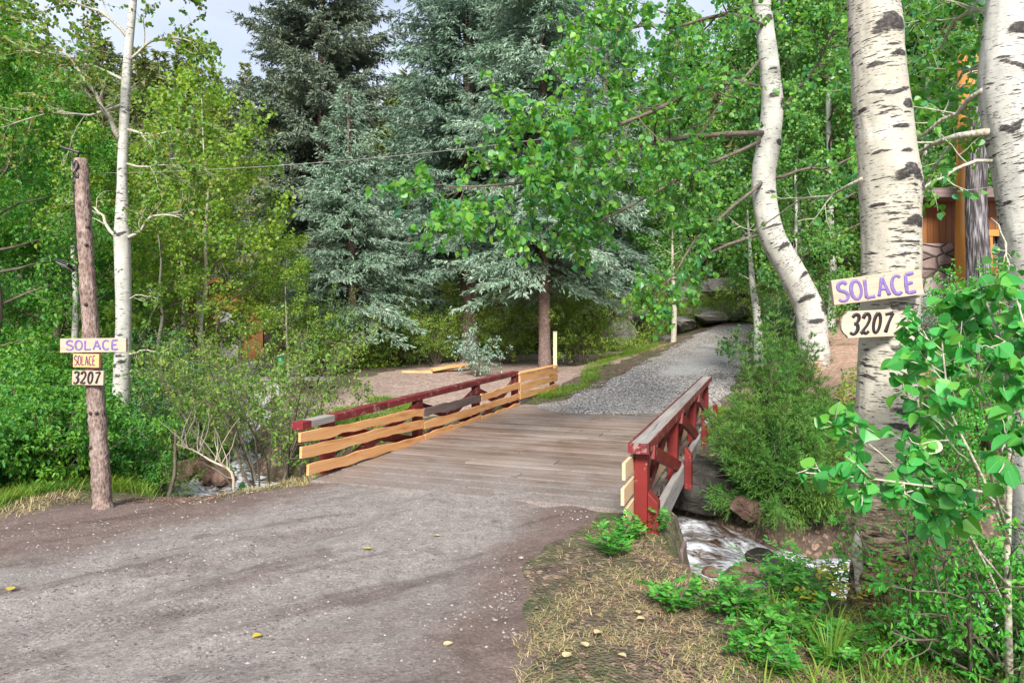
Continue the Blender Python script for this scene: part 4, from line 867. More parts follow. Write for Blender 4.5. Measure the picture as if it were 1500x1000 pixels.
rk(1080, 850, 5.75, .24, .15, 11, 'grey brown rock at the near waterline below the juniper', 'redrock'); rk(1112, 868, 5.4, .13, .09, 12, 'slate grey stone at the near waterline', 'rock')
rk(1095, 835, 6.0, .2, .1, 13, 'brown rounded rock in the near edge of the rapids', 'redrock'); rk(1180, 850, 6.3, .28, .2, 14, 'dark rock in the rapids left of the thick aspen', 'darkrock')
rk(1040, 836, 5.9, .1, .05, 15, 'flat reddish stone on the near bank below the bridge', 'redrock'); rk(1003, 832, 6.0, .07, .05, 16, 'small brick red stone beside the outer bridge post', 'redrock')
for i, (px, py, Y, w, h) in enumerate([(275, 692, 10.6, .5, .22), (300, 690, 11.3, .4, .25), (322, 690, 10.5, .25, .16), (305, 700, 10.1, .2, .12), (262, 700, 10.3, .25, .15), (330, 700, 10.0, .2, .14)]):
    rk(px, py, Y, w, h, 20 + i, ['long reddish rock across the left arm of the stream', 'brown rock behind the long reddish rock in the left stream', 'rusty stone at the right side of the left stream', 'small reddish stone in the left stream foam', 'brown stone by the mossy stem in the left stream', 'grey brown stone under the bare dead branch'][i], 'redrock')
for i, (px, py, Y, w, h, lb) in enumerate([(1120, 818, 6.6, .2, .12, 'dark rock under the lower juniper sprays'), (1165, 872, 5.75, .16, .1, 'dark stone at the end of the rapids left of the aspen foot'), (972, 812, 6.6, .16, .1, 'dark wet stone tucked below the outer bridge block')]):
    rk(px, py, Y, w, h, 50 + i, lb, 'darkrock')
for i, (px, py, Y, w, h) in enumerate([(215, 632, 12.5, .5, .2), (255, 640, 12.2, .55, .2), (420, 608, 17, .6, .25), (275, 655, 11.8, .4, .2)]):
    rk(px, py, Y, w, h, 30 + i, ['pale grey rock just right of the left aspen foot', 'flat pale grey rock beyond the left bushes', 'grey rock on the far stream bank behind the willow', 'grey rock above the left stream'][i], 'rock')

# ------------------------------------------------------------------ cabins and small built things
def cabin_right():
    Y0 = 15.2; zb = 1.0; x = lambda px: (px - 750) / 1000 * Y0
    r = thing('log_cabin', 'log cabin with stone base and varnished columns behind the right aspens', 'cabin', (x(1400), Y0, zb)); o = np.array(r.location)
    def B_(x0, x1, y0, y1, z0, z1, name, mat, wood=False, par=r):
        b = WB(); b.bar((x0 - o[0], (y0 + y1) / 2 - Y0, (z0 + z1) / 2 - zb), (x1 - o[0], (y0 + y1) / 2 - Y0, (z0 + z1) / 2 - zb), y1 - y0, z1 - z0); return b.build(name, MT[mat], par, bevel=.006)
    B_(x(1335), x(1462), Y0, Y0 + .5, zb - .6, 3.55, 'stone_wall', 'masonry'); B_(x(1462), x(1640), Y0 + .05, Y0 + .5, zb - .6, 2.85, 'stone_wall', 'masonry')
    w = WB()
    for k in range(34):
        xx = x(1335) + k * .14; zl0 = 3.55 if xx < x(1440) else 3.86; w.bar((xx - o[0], .24, zl0 - zb), (xx - o[0], .24, 4.5 - zb), .02, .132, up=(1, 0, 0))
    w.build('board_wall', MT['orangeboard'], r)
    for px, w0 in ((1401, .23), (1620, .2)):
        c = WB(); c.tube([(x(px) - o[0], -.35, -.6), (x(px) - o[0], -.35, 2.5), (x(px + 3) - o[0], -.35, 6.6)], [w0 * 1.06, w0, w0 * .92], 16); V = c.V[-1]; c.at['wood'] = [(0, np.stack([V[:, 2], V[:, 0], V[:, 1]], 1))]; c.build('column', MT['orangelog'], r, True)
    B_(x(1446), x(1640), Y0 - .06, Y0 + .05, 2.86, 3.02, 'window_sill', 'orangeboard')
    fr = WB()
    for a, b in (((1449, 3.02), (1449, 3.72)), ((1540, 3.02), (1540, 3.72))): fr.bar((x(a[0]) - o[0], .02, a[1] - zb), (x(b[0]) - o[0], .02, b[1] - zb), .1, .12, up=(1, 0, 0))
    fr.bar((x(1445) - o[0], .0, 3.78 - zb), (x(1544) - o[0], .0, 3.78 - zb), .1, .14); f = fr.build('window', MT['orangelog'], r)
    g = MB(); g.box((x(1496) - o[0], .1, 3.4 - zb), (1.38, .03, .8)); g.build('pane', MT['glass'], f)
    mu = WB()
    for q in range(1, 6): mu.bar((x(1449 + q * 15) - o[0], .06, 3.02 - zb), (x(1449 + q * 15) - o[0], .06, 3.72 - zb), .03, .03, up=(1, 0, 0))
    mu.bar((x(1449) - o[0], .06, 3.4 - zb), (x(1540) - o[0], .06, 3.4 - zb), .028, .034); mu.build('muntin', MT['black'], f)
    rf = WB(); rf.bar((x(1338) - o[0], .6, 4.62 - zb), (x(1700) - o[0], .6, 4.62 - zb), 1.9, .2); rf.build('roof', MT['darkboard'], r)
    b = WB(); b.bar((x(1410) - o[0], 2.2, 1.6 - zb), (x(1640) - o[0], 2.2, 1.6 - zb), 3.2, 5); b.build('rear_wall', MT['orangeboard'], r)
    # the dark weathered snag in front of the cabin
    d = thing('dead_tree', 'tall black and silver weathered dead trunk in front of the cabin wall', 'dead tree', tuple(at(1432, 505, 14))); m = MB(); rng = np.random.default_rng(2)
    m.tube(smooth_path([(0, 0, -.3), (.02, 0, 1.5), (-.03, 0, 3), (.05, 0, 5.2)], 40), np.linspace(.24, .17, 40), 20, bark=True, rn=1 + np.repeat(rng.normal(0, .1, (1, 20)), 40, 0) + rng.normal(0, .02, (40, 20))); m.build('trunk', MT['char'], d, True)
    p = thing('wooden_post', 'short orange varnished post under the cabin, seen through the poplar leaves', 'post', tuple(at(1391, 520, 10))); m = WB(); m.tube([(0, 0, -.3), (0, 0, .62)], .1, 14); V = m.V[-1]; m.at['wood'] = [(0, np.stack([V[:, 2], V[:, 0], V[:, 1]], 1))]; m.build('shaft', MT['orangelog'], p, True)
    m = WB(); m.bar((-.13, 0, .65), (.13, 0, .65), .24, .05); m.build('cap', MT['greywood'], p, bevel=.006)
MT['masonry'] = None
def m_masonry():
    g = G('rubble stone masonry'); co = g.coord((1, 1, 1.7)); w = g.n('ShaderNodeMix', {'data_type': 'VECTOR'}, **{}); w.inputs['Factor'].default_value = .06
    nv = g.n('ShaderNodeTexNoise', None, Vector=co, Scale=2.5).outputs['Color']; g.put(w.inputs['A'], co); g.put(w.inputs['B'], nv); v = w.outputs[1]
    e = g.voro(v, 2.6, 'DISTANCE_TO_EDGE'); c0 = g.n('ShaderNodeSeparateColor', None, Color=g.voro(v, 2.6, out='Color')).outputs[0]
    c = g.ramp(g.math('ADD', g.math('MULTIPLY', c0, .7), g.math('MULTIPLY', g.noise(co, 9, 6), .4)), [(.2, (.09, .06, .05)), (.5, (.19, .135, .115)), (.8, (.3, .24, .22))])
    c = g.mix(g.rng(e, .02, .06), (.05, .042, .038), c); return g.out(g.pbsdf(c, .9, g.bump(g.rng(e, 0, .12), .9, .05)))
MT['masonry'] = m_masonry(); MT['char'] = m_bark('weathered charred snag', (.012, .011, .012), (.05, .048, .05), (.34, .33, .35), (16, 16, 1.6))
cabin_right()
def cabin_left():
    Y0 = 27.; p = at(318, 505, Y0); r = thing('small_cabin', 'small orange red cabin with tan gable roof far behind the willow shrub', 'cabin', (p[0], Y0, .35), .35)
    b = WB()
    for k in range(24): b.bar((-1.7 + k * .145, 0, 0), (-1.7 + k * .145, 0, 2.05 if k not in (10, 11) else 2.05), .05, .14, up=(1, 0, 0))
    b.build('front_wall', MT['orangeboard'], r)
    g = WB(); V = np.array([(-1.75, .03, 2.0), (1.75, .03, 2.0), (0, .03, 3.1), (-1.75, .1, 2.0), (1.75, .1, 2.0), (0, .1, 3.1)]); g.add(V, [(0, 1, 2), (5, 4, 3), (0, 3, 4, 1), (1, 4, 5, 2), (2, 5, 3, 0)], wood=V); g.build('gable', MT['orangelog'], r)
    for s in (-1, 1):
        w = WB(); w.bar((s * 1.72, 2, 1), (s * 1.72, 2.01 + 2, 1), .08, 2.1); w.build('side_wall', MT['orangeboard'], r)
        f = WB(); f.bar((s * 1.05, -.4, 2.52), (s * 1.05, 4.3, 2.52), 2.45, .08, up=(s * .53, 0, .85)); f.build('roof', MT['roof'], r)
    t = WB(); t.bar((-2.0, -.42, 1.95), (0, -.42, 3.2), .04, .16); t.bar((2.0, -.42, 1.95), (0, -.42, 3.2), .04, .16); t.build('bargeboard', MT['orangeboard'], r)
    d = WB(); d.bar((.5, -.05, .05), (.5, -.05, 1.9), .05, .8, up=(1, 0, 0)); d.build('door', MT['concrete'], r)
cabin_left()
def lowwall():
    p = at(380, 600, 18.5); r = thing('retaining_wall', 'low pale concrete wall with a timber cap beyond the willow shrub', 'wall', tuple(p), .06)
    b = WB(); b.bar((-1.4, 0, .3), (.9, 0, .3), .4, 1.0, seg=8); b.build('face', MT['concrete'], r, bevel=.01); c = WB(); c.bar((-1.45, -.02, .84), (2.0, -.02, .84), .5, .07, seg=6); c.build('cap', MT['greywood'], r, bevel=.006)
    h = thing('standpipe', 'green standpipe behind the low concrete wall', 'hydrant', tuple(at(411, 556, 19.2))); m = MB(); m.tube([(0, 0, -.4), (0, 0, .5), (0, 0, .62)], [.06, .06, .075], 12); m.build('pipe', MT['green_paint'], h, True); m = MB(); m.tube([(0, 0, .5), (.08, -.1, .5), (.1, -.13, .4)], .035, 10); m.build('spout', MT['green_paint'], h, True)
    m = MB(); m.tube([(-.1, 0, .66), (.12, 0, .72)], .03, 8); m.build('handle', MT['lens'], h, True)
lowwall()
for i, (px, py, L, a, dz, lb) in enumerate([(628, 548, 1.6, .1, 0, 'lowest pale slab wood lying left in the heap by the spruce'), (650, 547, 1.3, -.25, 0, 'lowest short slab wood at the right of the heap by the spruce'), (646, 541, 1.7, .35, 0, 'long pale split board lying slanted on top of the heap'), (660, 537, 1.3, .5, 0, 'topmost orange split board pointing to the spruce trunk'), (612, 545, 1.0, -.1, 0, 'short rough board at the left end of the heap')]):
    p = at(px, py, 22.3 - i * .12); t = thing('plank', lb, 'plank', tuple(p), a, 'heap of slab wood by the spruce'); t.rotation_euler = (0, -.12 * (i in (2, 3)), a); w = WB(); w.bar((-L / 2, 0, 0), (L / 2, 0, 0), .2, .09, seg=8, wob=.008, rng=np.random.default_rng(i), wane=.012); w.build('slab', MT['newwood'], t, bevel=.01)
t = thing('wooden_post', 'plain pale square post standing beside the second spruce trunk', 'post', gpos(813, 20.6)); w = WB(); w.bar((0, 0, -.3), (0, 0, 1.25), .11, .11, up=(0, 1, 0)); w.build('shaft', MT['palewood'], t, bevel=.008); w = WB(); w.bar((-.065, 0, 1.27), (.065, 0, 1.27), .13, .03); w.build('cap', MT['greywood'], t)
m = MB(); a, b = at(-150, 252, 17), at(1000, 172, 17); q = np.linspace(0, 1, 80)[:, None]; m.tube(a + (b - a) * q - np.array([0, 0, 1]) * (.5 * 4 * q * (1 - q)), .007, 6)
tag(m.build('overhead_cable', MT['greywood'], None, True), 'thin grey cable strung between the trees across the spruces', 'cable')

# ------------------------------------------------------------------ spruces and background trees
def sp(px, Y, *a, **k): return spruce(*a[:2], gpos(px, Y), *a[2:], **k)
sp(470, 36, 'spruce_tree', 'huge dark grey spruce with ragged open top left of the sky gap', 101, 27, 5.4, 2.5, .4, 'dark_spruce', whorl=.42, nper=8, tuft=.24, droop=.4, top=21, dens=1.0, shape=.5)
sp(515, 24, 'blue_spruce_tree', 'pointed pale blue spruce in front of the dark one', 102, 9.9, 2.9, 2.0, .2, 'blue_spruce', whorl=.3, nper=9, tuft=.16, droop=.42, dead=4, shape=.85)
sp(688, 26, 'spruce_tree', 'tall grey green spruce with a thick bare brown lower trunk', 103, 22, 3.6, 3.7, .36, 'spruce', whorl=.38, nper=8, tuft=.19, droop=.5, top=16, dead=10, shape=.45)
sp(798, 22, 'blue_spruce_tree', 'silvery spruce with drooping skirt and thin straight trunk beside the pale post', 104, 20, 3.3, 3.2, .19, 'blue_spruce', whorl=.36, nper=8, tuft=.175, droop=.6, top=14, dead=8, shape=.4)
sp(886, 32.5, 'spruce_tree', 'spruce with reddish trunk beside the boulders at the driveway top', 105, 17, 3.2, 2.6, .32, 'spruce', whorl=.45, nper=6, tuft=.22, droop=.55, dead=6)
sp(600, 33, 'spruce_tree', 'grey green spruce standing between the blue one and the thick trunked one', 106, 12.5, 2.9, 1.5, .3, 'spruce', whorl=.42, nper=8, tuft=.23, droop=.4, dens=.8, shape=.7)
sp(240, 29, 'spruce_tree', 'dark spruce half hidden behind the yellow green aspens on the left', 107, 10, 3.2, .5, .25, 'dark_spruce', whorl=.42, nper=6, tuft=.24, droop=.35)
sp(760, 34, 'spruce_tree', 'tall dim spruce filling the gap behind the two bare trunked spruces', 108, 24, 3.8, 4.0, .35, 'spruce', whorl=.42, nper=8, tuft=.25, droop=.4, top=20, dens=.8, shape=.5)
# copses: one of each kind, then copies
EL = lambda t: .15 + .75 * t
def L_(R): return lambda t: R * (1.05 - .75 * max(0, t - .3) / .7)
K = {}
K['left'] = leafy_tree('leafy_tree', 'dense green leafy tree at the left edge of the photo, nearest one', 'tree', gpos(-10, 12.5), 201, 7.5, .1, .06, 32, L_(2.0), EL, 9, 6, 12, .09, 'left', 'twig', tp=T_OVAL, L3=.4, spread=.18, limbmat='twig')
K['left2'] = leafy_tree('leafy_tree', 'broad green leafy tree behind the bark covered post', 'tree', gpos(85, 17), 202, 7.5, .1, .06, 32, L_(2.1), EL, 9, 6, 12, .105, 'left', 'twig', tp=T_OVAL, L3=.45, spread=.18, limbmat='twig')
K['yellow'] = leafy_tree('young_aspen', 'yellow green young aspen between the white aspen and the dark spruce', 'aspen tree', gpos(268, 19), 203, 6.6, .07, .26, 19, (lambda t: 2.0 * (1.05 - .5 * max(0, t - .5) / .5)), (lambda t: .1 + .6 * t), 7, 5, 8, .085, 'yellow', 'limb', L3=.4, spread=.18, limbmat='twig')
K['mid'] = leafy_tree('aspen_tree', 'tall leafy aspen right of the driveway top, nearest the crooked aspen', 'aspen tree', gpos(1145, 24), 204, 15, .14, .16, 34, L_(2.7), EL, 8, 6, 11, .13, 'mid', L3=.55, spread=.25, limbmat='twig')
K['mid2'] = leafy_tree('aspen_tree', 'leafy aspen on the bank behind the crooked aspen', 'aspen tree', gpos(1215, 19), 205, 11, .12, .1, 30, L_(2.3), EL, 8, 6, 11, .11, 'mid', L3=.5, spread=.2, limbmat='twig')
K['olive'] = shrub('bush', 'dark olive bush under the second spruce', gpos(850, 23.8), 206, 3.0, 1.9, 24, 9, 4, 9, .085, 'under', up=1.2, L3=.3, spread=.12, r0=.018)
K['bush'] = shrub('bush', 'dense dull green bush right of the left aspen above the stream', gpos(262, 11.8), 207, 1.75, 1.15, 24, 8, 4, 8, .062, 'bluebush', L3=.2, spread=.08)
def cp(k, px, Y, sc, rz, label, dz=0, group=None): p = gpos(px, Y); return copy_thing(K[k], (p[0], p[1], p[2] + dz), rz, sc, label, group)
cp('left', 30, 20, 1.15, 1.3, 'green leafy tree deep in the left wood between the edge and the post'); cp('left2', -60, 16, 1.0, 2.2, 'green leafy tree cut off by the left edge, second from the front')
cp('left', 150, 22, .95, 3.0, 'green leafy tree seen just left of the white aspen trunk'); cp('left2', 215, 23, .75, 4.2, 'green leafy tree seen just right of the white aspen trunk')
cp('left2', -30, 26, 1.3, 5.1, 'tallest green tree at the left edge under the sky'); cp('left', 90, 30, 1.3, .4, 'far green tree behind the top of the bark covered post')
cp('yellow', 235, 16.5, .72, 1.1, 'small yellow green aspen close to the white aspen'); cp('yellow', 355, 22, 1.0, 2.6, 'yellow green aspen touching the dark spruce'); cp('yellow', 270, 25, 1.35, 3.8, 'tallest yellow green aspen under the sky gap'); cp('yellow', 175, 19, .8, 5, 'yellow green aspen behind the bark covered post')
cp('yellow', 300, 18.5, 1.25, 2.0, 'yellow green aspen with its top against the sky gap'); cp('yellow', 420, 20, .62, 5.6, 'low yellow green aspen in front of the blue spruce')
cp('mid', 912, 37, 1.1, 1.2, 'tall leafy aspen behind the boulders at the driveway top'); cp('mid', 1085, 38, 1.2, 2.5, 'tall leafy aspen above the rock slabs'); cp('mid', 1180, 27, 1.05, 3.9, 'tall leafy aspen on the slope left of the thick aspen')
cp('mid2', 1290, 22, 1.2, .9, 'leafy aspen on the bank hidden by the thick signed trunk'); cp('mid2', 1360, 20.5, 1.15, 2.4, 'leafy aspen behind the cabin columns'); cp('mid', 1450, 26, 1.1, 4.4, 'tall leafy aspen behind the cabin roof'); cp('mid2', 1165, 15.8, .55, 3.2, 'small leafy aspen right behind the crooked aspen'); cp('mid2', 1560, 19, 1.1, 5, 'leafy aspen behind the right edge aspen')
cp('mid', 1240, 33, 1.2, .3, 'far leafy aspen high on the right slope'); cp('mid', 1000, 41, 1.25, 5.3, 'farthest leafy aspen above the rock slabs'); cp('mid', 1350, 31, 1.2, 1.9, 'far leafy aspen above the cabin')
cp('olive', 742, 24.6, .9, 1, 'dark olive bush between the two bare spruce trunks'); cp('olive', 578, 25.2, .95, 2.2, 'dark bush left of the thick spruce trunk'); cp('olive', 640, 25.2, .75, 3.4, 'dark bush just behind the slab wood heap'); cp('olive', 790, 30, 1.1, 4.6, 'dark bush seen between the second spruce and the pale post'); cp('olive', 480, 22.5, .85, .6, 'dark bush under the blue spruce')
cp('olive', 930, 35, 1.1, 2.9, 'bush on the slope above the large dark boulder'); cp('olive', 1062, 30.6, .55, 2.2, 'small bush in front of the lower rock slab'); cp('olive', 1015, 31.5, .6, 4.2, 'small bush beside the mossy boulder at the driveway top'); cp('olive', 1130, 30, 1.0, 5.5, 'bush at the right end of the rock slabs'); cp('olive', 1010, 35.5, 1.2, .2, 'bush growing above the long rock ledge'); cp('olive', 1150, 20, .8, 1.7, 'bush on the bank behind the thin leaning aspen'); cp('olive', 1230, 24, 1.0, 2.0, 'bush on the slope between the crooked and the thick aspen')
cp('olive', 690, 33, 1.1, 1.2, 'far dim bush behind the thick spruce trunk'); cp('olive', 850, 35, 1.1, 3.1, 'far dim bush left of the large dark boulder'); cp('olive', 450, 31, 1.2, 4.0, 'far dim bush right of the small cabin')
# thin white trunks
def thin(px0, py0, px1, py1, Y, w0, label, leafy=True, bark='aspen2', seed=1, leaf='mid'):
    a, b = at(px0, py0, Y), at(px1, py1, Y); P = np.array([(0, 0, -.3), (b - a) * .35 + np.array([.06, 0, 0]), (b - a) * .7, (b - a), (b - a) * 1.5]); Ht = np.linalg.norm(b - a)
    return leafy_tree('slender_aspen', label, 'aspen tree', tuple(a), seed, Ht, w0 / 2000 * Y, .45, 12 if leafy else 5, lambda t: Ht * .2, EL, 5, 4, 6 if leafy else 1, .1, leaf, bark, path=P, spread=.12)
thin(1111, 537, 1098, 360, 15.5, 15, 'thin white aspen leaning left at the driveway edge behind the railing', seed=31); thin(986, 503, 985, 350, 26.5, 9, 'thin grey mottled trunk at the left edge of the driveway top', bark='limb', seed=32)
thin(108, 520, 106, 300, 16, 10, 'thin white aspen partly hidden by the bark covered post', seed=33, leaf='yellow'); thin(290, 470, 284, 345, 21, 7, 'slim white aspen stem among the yellow green leaves', seed=34, leaf='yellow')
thin(1172, 450, 1163, 170, 22, 9, 'slim white aspen stem between the crooked and the thick aspen', seed=35); thin(1300, 430, 1290, 100, 24, 9, 'slim aspen stem behind the thick signed aspen', seed=36)
# the white aspen on the left
P = ats([(172, 690, 10.3), (175, 640, 10.3), (178, 560, 10.3), (181, 470, 10.3), (180, 390, 10.3), (179, 345, 10.3), (179, 270, 10.3), (181, 200, 10.3), (186, 100, 10.3), (195, 0, 10.3), (206, -160, 10.3), (215, -330, 10.3)])
LA = thing('aspen_tree', 'slender white aspen with sparse crown behind the bark covered post', 'aspen tree', tuple(P[0])); P = P - P[0]
z4 = lambda py: (690 - py) / 1000 * 10.3
aspen_trunk(P, [w / 2000 * 10.3 for w in (28, 24, 23, 21, 22, 22, 14, 13.5, 12, 10, 7, 3)], 32, 240, [(z4(520), F, .06, .03, .3), (z4(528), F + .4, .06, .03, .3), (z4(535), F - .5, .05, .03, 0), (z4(550), F, .05, .012, 0), (z4(580), F + .2, .08, .01, -.9), (z4(490), F + .1, .06, .012, 0), (z4(398), F, .08, .014, -.6), (z4(345), F, .12, .03, -.4), (z4(320), F + .1, .05, .02, .2), (z4(283), F, .05, .02, .3), (z4(250), F, .05, .015, 0), (z4(130), F, .05, .02, .2), (z4(600), F - .3, .05, .01, 0), (z4(440), F - .2, .06, .01, .3)], LA, 'aspen2', 14)
limbs_of(LA, [([(178, 210, 10.3), (165, 180, 10.2), (148, 152, 10.1), (125, 120, 10), (100, 85, 9.9), (95, 60, 9.9)], .045, .008, 13, .9, 6, .35, 8),
              ([(184, 350, 10.3), (200, 342, 10.2), (215, 322, 10.1), (238, 314, 10), (262, 318, 9.9)], .035, .008, 8, .7, 6, .3, 8), ([(187, 190, 10.3), (215, 198, 10.3), (255, 192, 10.4), (300, 180, 10.5)], .025, .006, 10, .7, 6, .3, 8),
              ([(174, 350, 10.3), (150, 320, 10.4), (138, 305, 10.5), (110, 300, 10.6)], .03, .006, 6, .6, 5, .3, 6), ([(188, 90, 10.3), (220, 60, 10.3), (262, 55, 10.3), (300, 70, 10.4)], .025, .006, 12, .75, 6, .3, 8), ([(190, 60, 10.3), (150, 20, 10.2), (100, 5, 10.2), (50, 20, 10.1)], .028, .006, 14, .8, 6, .3, 8),
              ([(196, -10, 10.3), (240, -40, 10.3), (280, -30, 10.3)], .02, .006, 12, .75, 6, .3, 8), ([(187, 150, 10.3), (130, 170, 10.5), (80, 165, 10.7), (30, 180, 10.9), (-10, 190, 11)], .025, .006, 12, .8, 6, .3, 8), ([(185, 120, 10.3), (120, 90, 10.4), (60, 80, 10.5), (10, 60, 10.6)], .025, .006, 13, .85, 6, .3, 8), ([(196, -60, 10.3), (130, -60, 10.3), (60, -30, 10.3), (0, -10, 10.3)], .025, .006, 13, .85, 6, .3, 8),
              ([(184, 440, 10.3), (205, 432, 10.2), (230, 438, 10.1)], .012, .004, 2, .3, 4, .2, 2), ([(183, 520, 10.3), (215, 514, 10.2), (245, 516, 10.1)], .016, .004, 4, .3, 4, .2, 4), ([(186, 240, 10.3), (225, 242, 10.3), (265, 244, 10.4), (310, 250, 10.5)], .018, .005, 8, .6, 6, .3, 8)], 15, 'sparse', .062, trop=-.01)
# wooded hillside behind
hb = spruce('conifer', 'conifer of the hillside wood seen behind the near trees', gpos(330, 62), 301, 11, 2.3, .5, .2, 'hill', whorl=.7, nper=7, tuft=.55, droop=.3, group='hillside conifers', dens=.5)
rng = np.random.default_rng(77)
for i in range(250):
    Y = rng.uniform(46, 120); px = rng.uniform(-150, 1650); p = gpos(px, Y)
    if 270 < px < 420 and Y < 85: continue
    copy_thing(hb, p, rng.uniform(0, 6), rng.uniform(.8, 1.5))

# ------------------------------------------------------------------ shrubs and herbs near the bridge
# juniper: feathery upright sprays
def juniper(loc, seed):
    rng = np.random.default_rng(seed); root = thing('juniper_bush', 'tall feathery juniper bush overhanging the stream right of the bridge', 'juniper', loc); limb = MB(); Ps = []; As = []; Ss = []
    for i in range(105):
        az = i * 2.4 + rng.normal(0, .35); q = math.sqrt((i + .5) / 105) * rng.uniform(.8, 1.15); hgt = 2.15 * (1 - .52 * q ** 1.3) * rng.uniform(.6, 1.08) * (1.05 - .25 * (i % 5 == 0))
        d = np.array([math.cos(az) * q * .92, math.sin(az) * q * .92, 0]); low = rng.random() < .25 and q > .4
        zz0 = rng.uniform(.15, .9); tip = d * (1.1 if low else .9) + np.array([0, 0, hgt if not low else rng.uniform(.1, .8)])
        pts = smooth_path(np.array([d * .06 + [0, 0, zz0 * .3], d * .45 + [0, 0, tip[2] * .45], tip]), 8) + rng.normal(0, .02, (8, 3))
        limb.tube(pts, np.linspace(.014, .003, 8), 4, cap=False, bark=True)
        for s in np.linspace(.25, 1, 16):
            k = min(int(s * 7), 6); b = pts[k] + (pts[k + 1] - pts[k]) * (s * 7 - k); t = unit(pts[k + 1] - pts[k]); n = 5
            dd = unit(t * .9 + rvec(rng, n) * .7 + np.array([0, 0, .12 if not low else -.25])); l = .28 * (1.15 - .6 * s) * rng.uniform(.6, 1.1, n)
            m = 13; u = np.tile(np.linspace(.08, 1, m), n); r = np.repeat(np.arange(n), m)
            Ps.append(b + dd[r] * (l[r] * u)[:, None] - np.array([0, 0, .07]) * (u ** 2)[:, None]); As.append(unit(dd[r] + rng.normal(0, .5, (n * m, 3)))); Ss.append(rng.uniform(.035, .07, n * m))
    for i in range(26): limb.tube(wander((0, 0, rng.uniform(.1, .8)), (rng.normal(), rng.normal() - .6, rng.uniform(-.2, .35)), rng.uniform(.5, 1.05), 6, rng, .18), np.linspace(.007, .002, 7), 4, cap=False, bark=True)
    limb.build('stem', MT['twig'], root)
    c = MB(); P, A, S = map(np.concatenate, (Ps, As, Ss)); n = len(P)
    c.leaves(P, A, rvec(rng, n), S * 1.15, T_JN); c.leaves(P, A, rvec(rng, n), S, T_JN); c.build('foliage', LF['juniper'], root)
juniper(tuple(at(1143, 742, 8.0)), 41)
# willow shrub left of the bridge
shrub('willow_shrub', 'open many stemmed olive green willow shrub left of the bridge', gpos(400, 9.9), 42, 2.75, 1.75, 19, 11, 4, 8, .062, 'olive', T_OVAL, L2k=.36, L3=.3, s0=.3, twigs=True, r0=.02, base=.35, spread=.06)
shrub('willow_shrub', 'yellower willow shrub at the left side of the big one', gpos(322, 11.3), 43, 2.3, 1.2, 13, 10, 4, 7, .06, 'yellow', T_OVAL, L2k=.36, L3=.28, s0=.3, twigs=True, r0=.016, base=.3, spread=.07)
def cb(px, Y, sc, rz, label): return cp('bush', px, Y, sc, rz, label)
cb(290, 11.4, .72, 1.0, 'dull green bush above the left stream foam'); cb(225, 14.5, 1.15, 2.4, 'dull green bush behind the left aspen foot')
N1 = shrub('bush', 'bright green bush directly left of the bark covered post', gpos(92, 7.9), 44, .95, .85, 26, 9, 5, 9, .06, 'left', L3=.17, spread=.05)
for px, Y, sc, rz, lb in [(20, 7.6, 1.0, 1.2, 'bright green bush second to the left of the bark covered post'), (-45, 7.4, 1.05, 2.9, 'bright green bush cut off by the left edge'), (45, 9.2, 1.25, 4, 'taller green bush behind the left road edge'), (115, 9.4, 1.05, 5.2, 'green bush behind the bark covered post'), (-20, 9.8, 1.3, .5, 'tall green bush at the left edge, second row'), (190, 8.6, .72, 2.1, 'low green bush right of the bark covered post'), (60, 11.5, 1.3, 3.5, 'green bush in the third row behind the left road edge'), (5, 13, 1.5, 1.9, 'large green bush below the left edge trees'), (135, 12.2, 1.2, .2, 'green bush hiding the foot of the thin white aspen')]:
    p = gpos(px, Y); copy_thing(N1, p, rz, sc, lb)
shrub('bush', 'dry olive feathery bush right of the bark covered post', gpos(218, 8.5), 45, .62, .42, 22, 7, 4, 7, .03, 'olive', T_SLIM, L3=.14, spread=.03)
G1_ = shrub('broadleaf_plant', 'broad leaved dark green plant left of the railing end', gpos(400, 8.6), 46, .5, .55, 14, 5, 2, 4, .12, 'left', T_ASPEN, L3=.12, spread=.04, cat='plant')
for px, Y, sc, rz, lb in [(375, 8.9, .9, 1, 'broad leaved plant under the willow shrub'), (435, 8.4, .85, 2.2, 'broad leaved plant touching the railing end'), (350, 8.3, .6, 3.2, 'small broad leaved plant beside the dead branch')]: p = gpos(px, Y); copy_thing(G1_, p, rz, sc, lb)
shrub('silver_shrub', 'small silvery shrub in front of the thick spruce trunk', gpos(700, 20.8), 47, 1.5, .75, 12, 6, 3, 5, .09, 'silver', L3=.2, spread=.08)
# bare dead branch by the left stream
def deadbranch():
    rng = np.random.default_rng(3); p = at(343, 716, 7.75); o = thing('dead_branch', 'bare bleached dead branch leaning over the left stream', 'branch', tuple(p)); m = MB()
    main = smooth_path(ats([(343, 722, 7.75), (338, 690, 7.75), (310, 675, 7.8), (285, 660, 7.85), (258, 650, 7.9)]) - p, 14); m.tube(main, np.linspace(.018, .006, 14), 6, bark=True)
    for i in (2, 4, 5, 6, 8, 9, 11, 12):
        q = main[i]
        for k in range(2): m.tube(wander(q, (rng.uniform(-.7, .3), rng.normal(0, .3), rng.uniform(.4, 1.0)), rng.uniform(.25, .6), 5, rng, .15), np.linspace(.007, .002, 6), 4, cap=False, bark=True)
    m.build('wood', MT['pale_twig'], o, True)
    o = thing('mossy_stem', 'leaning grey green stem at the left water edge', 'branch', tuple(at(243, 728, 8.2))); m = MB(); m.tube(smooth_path([(0, 0, -.1), (.1, 0, .25), (.1, .02, .5), (.12, 0, .8)], 12), np.linspace(.026, .016, 12), 8, bark=True); m.build('wood', MT['twig'], o, True)
deadbranch()
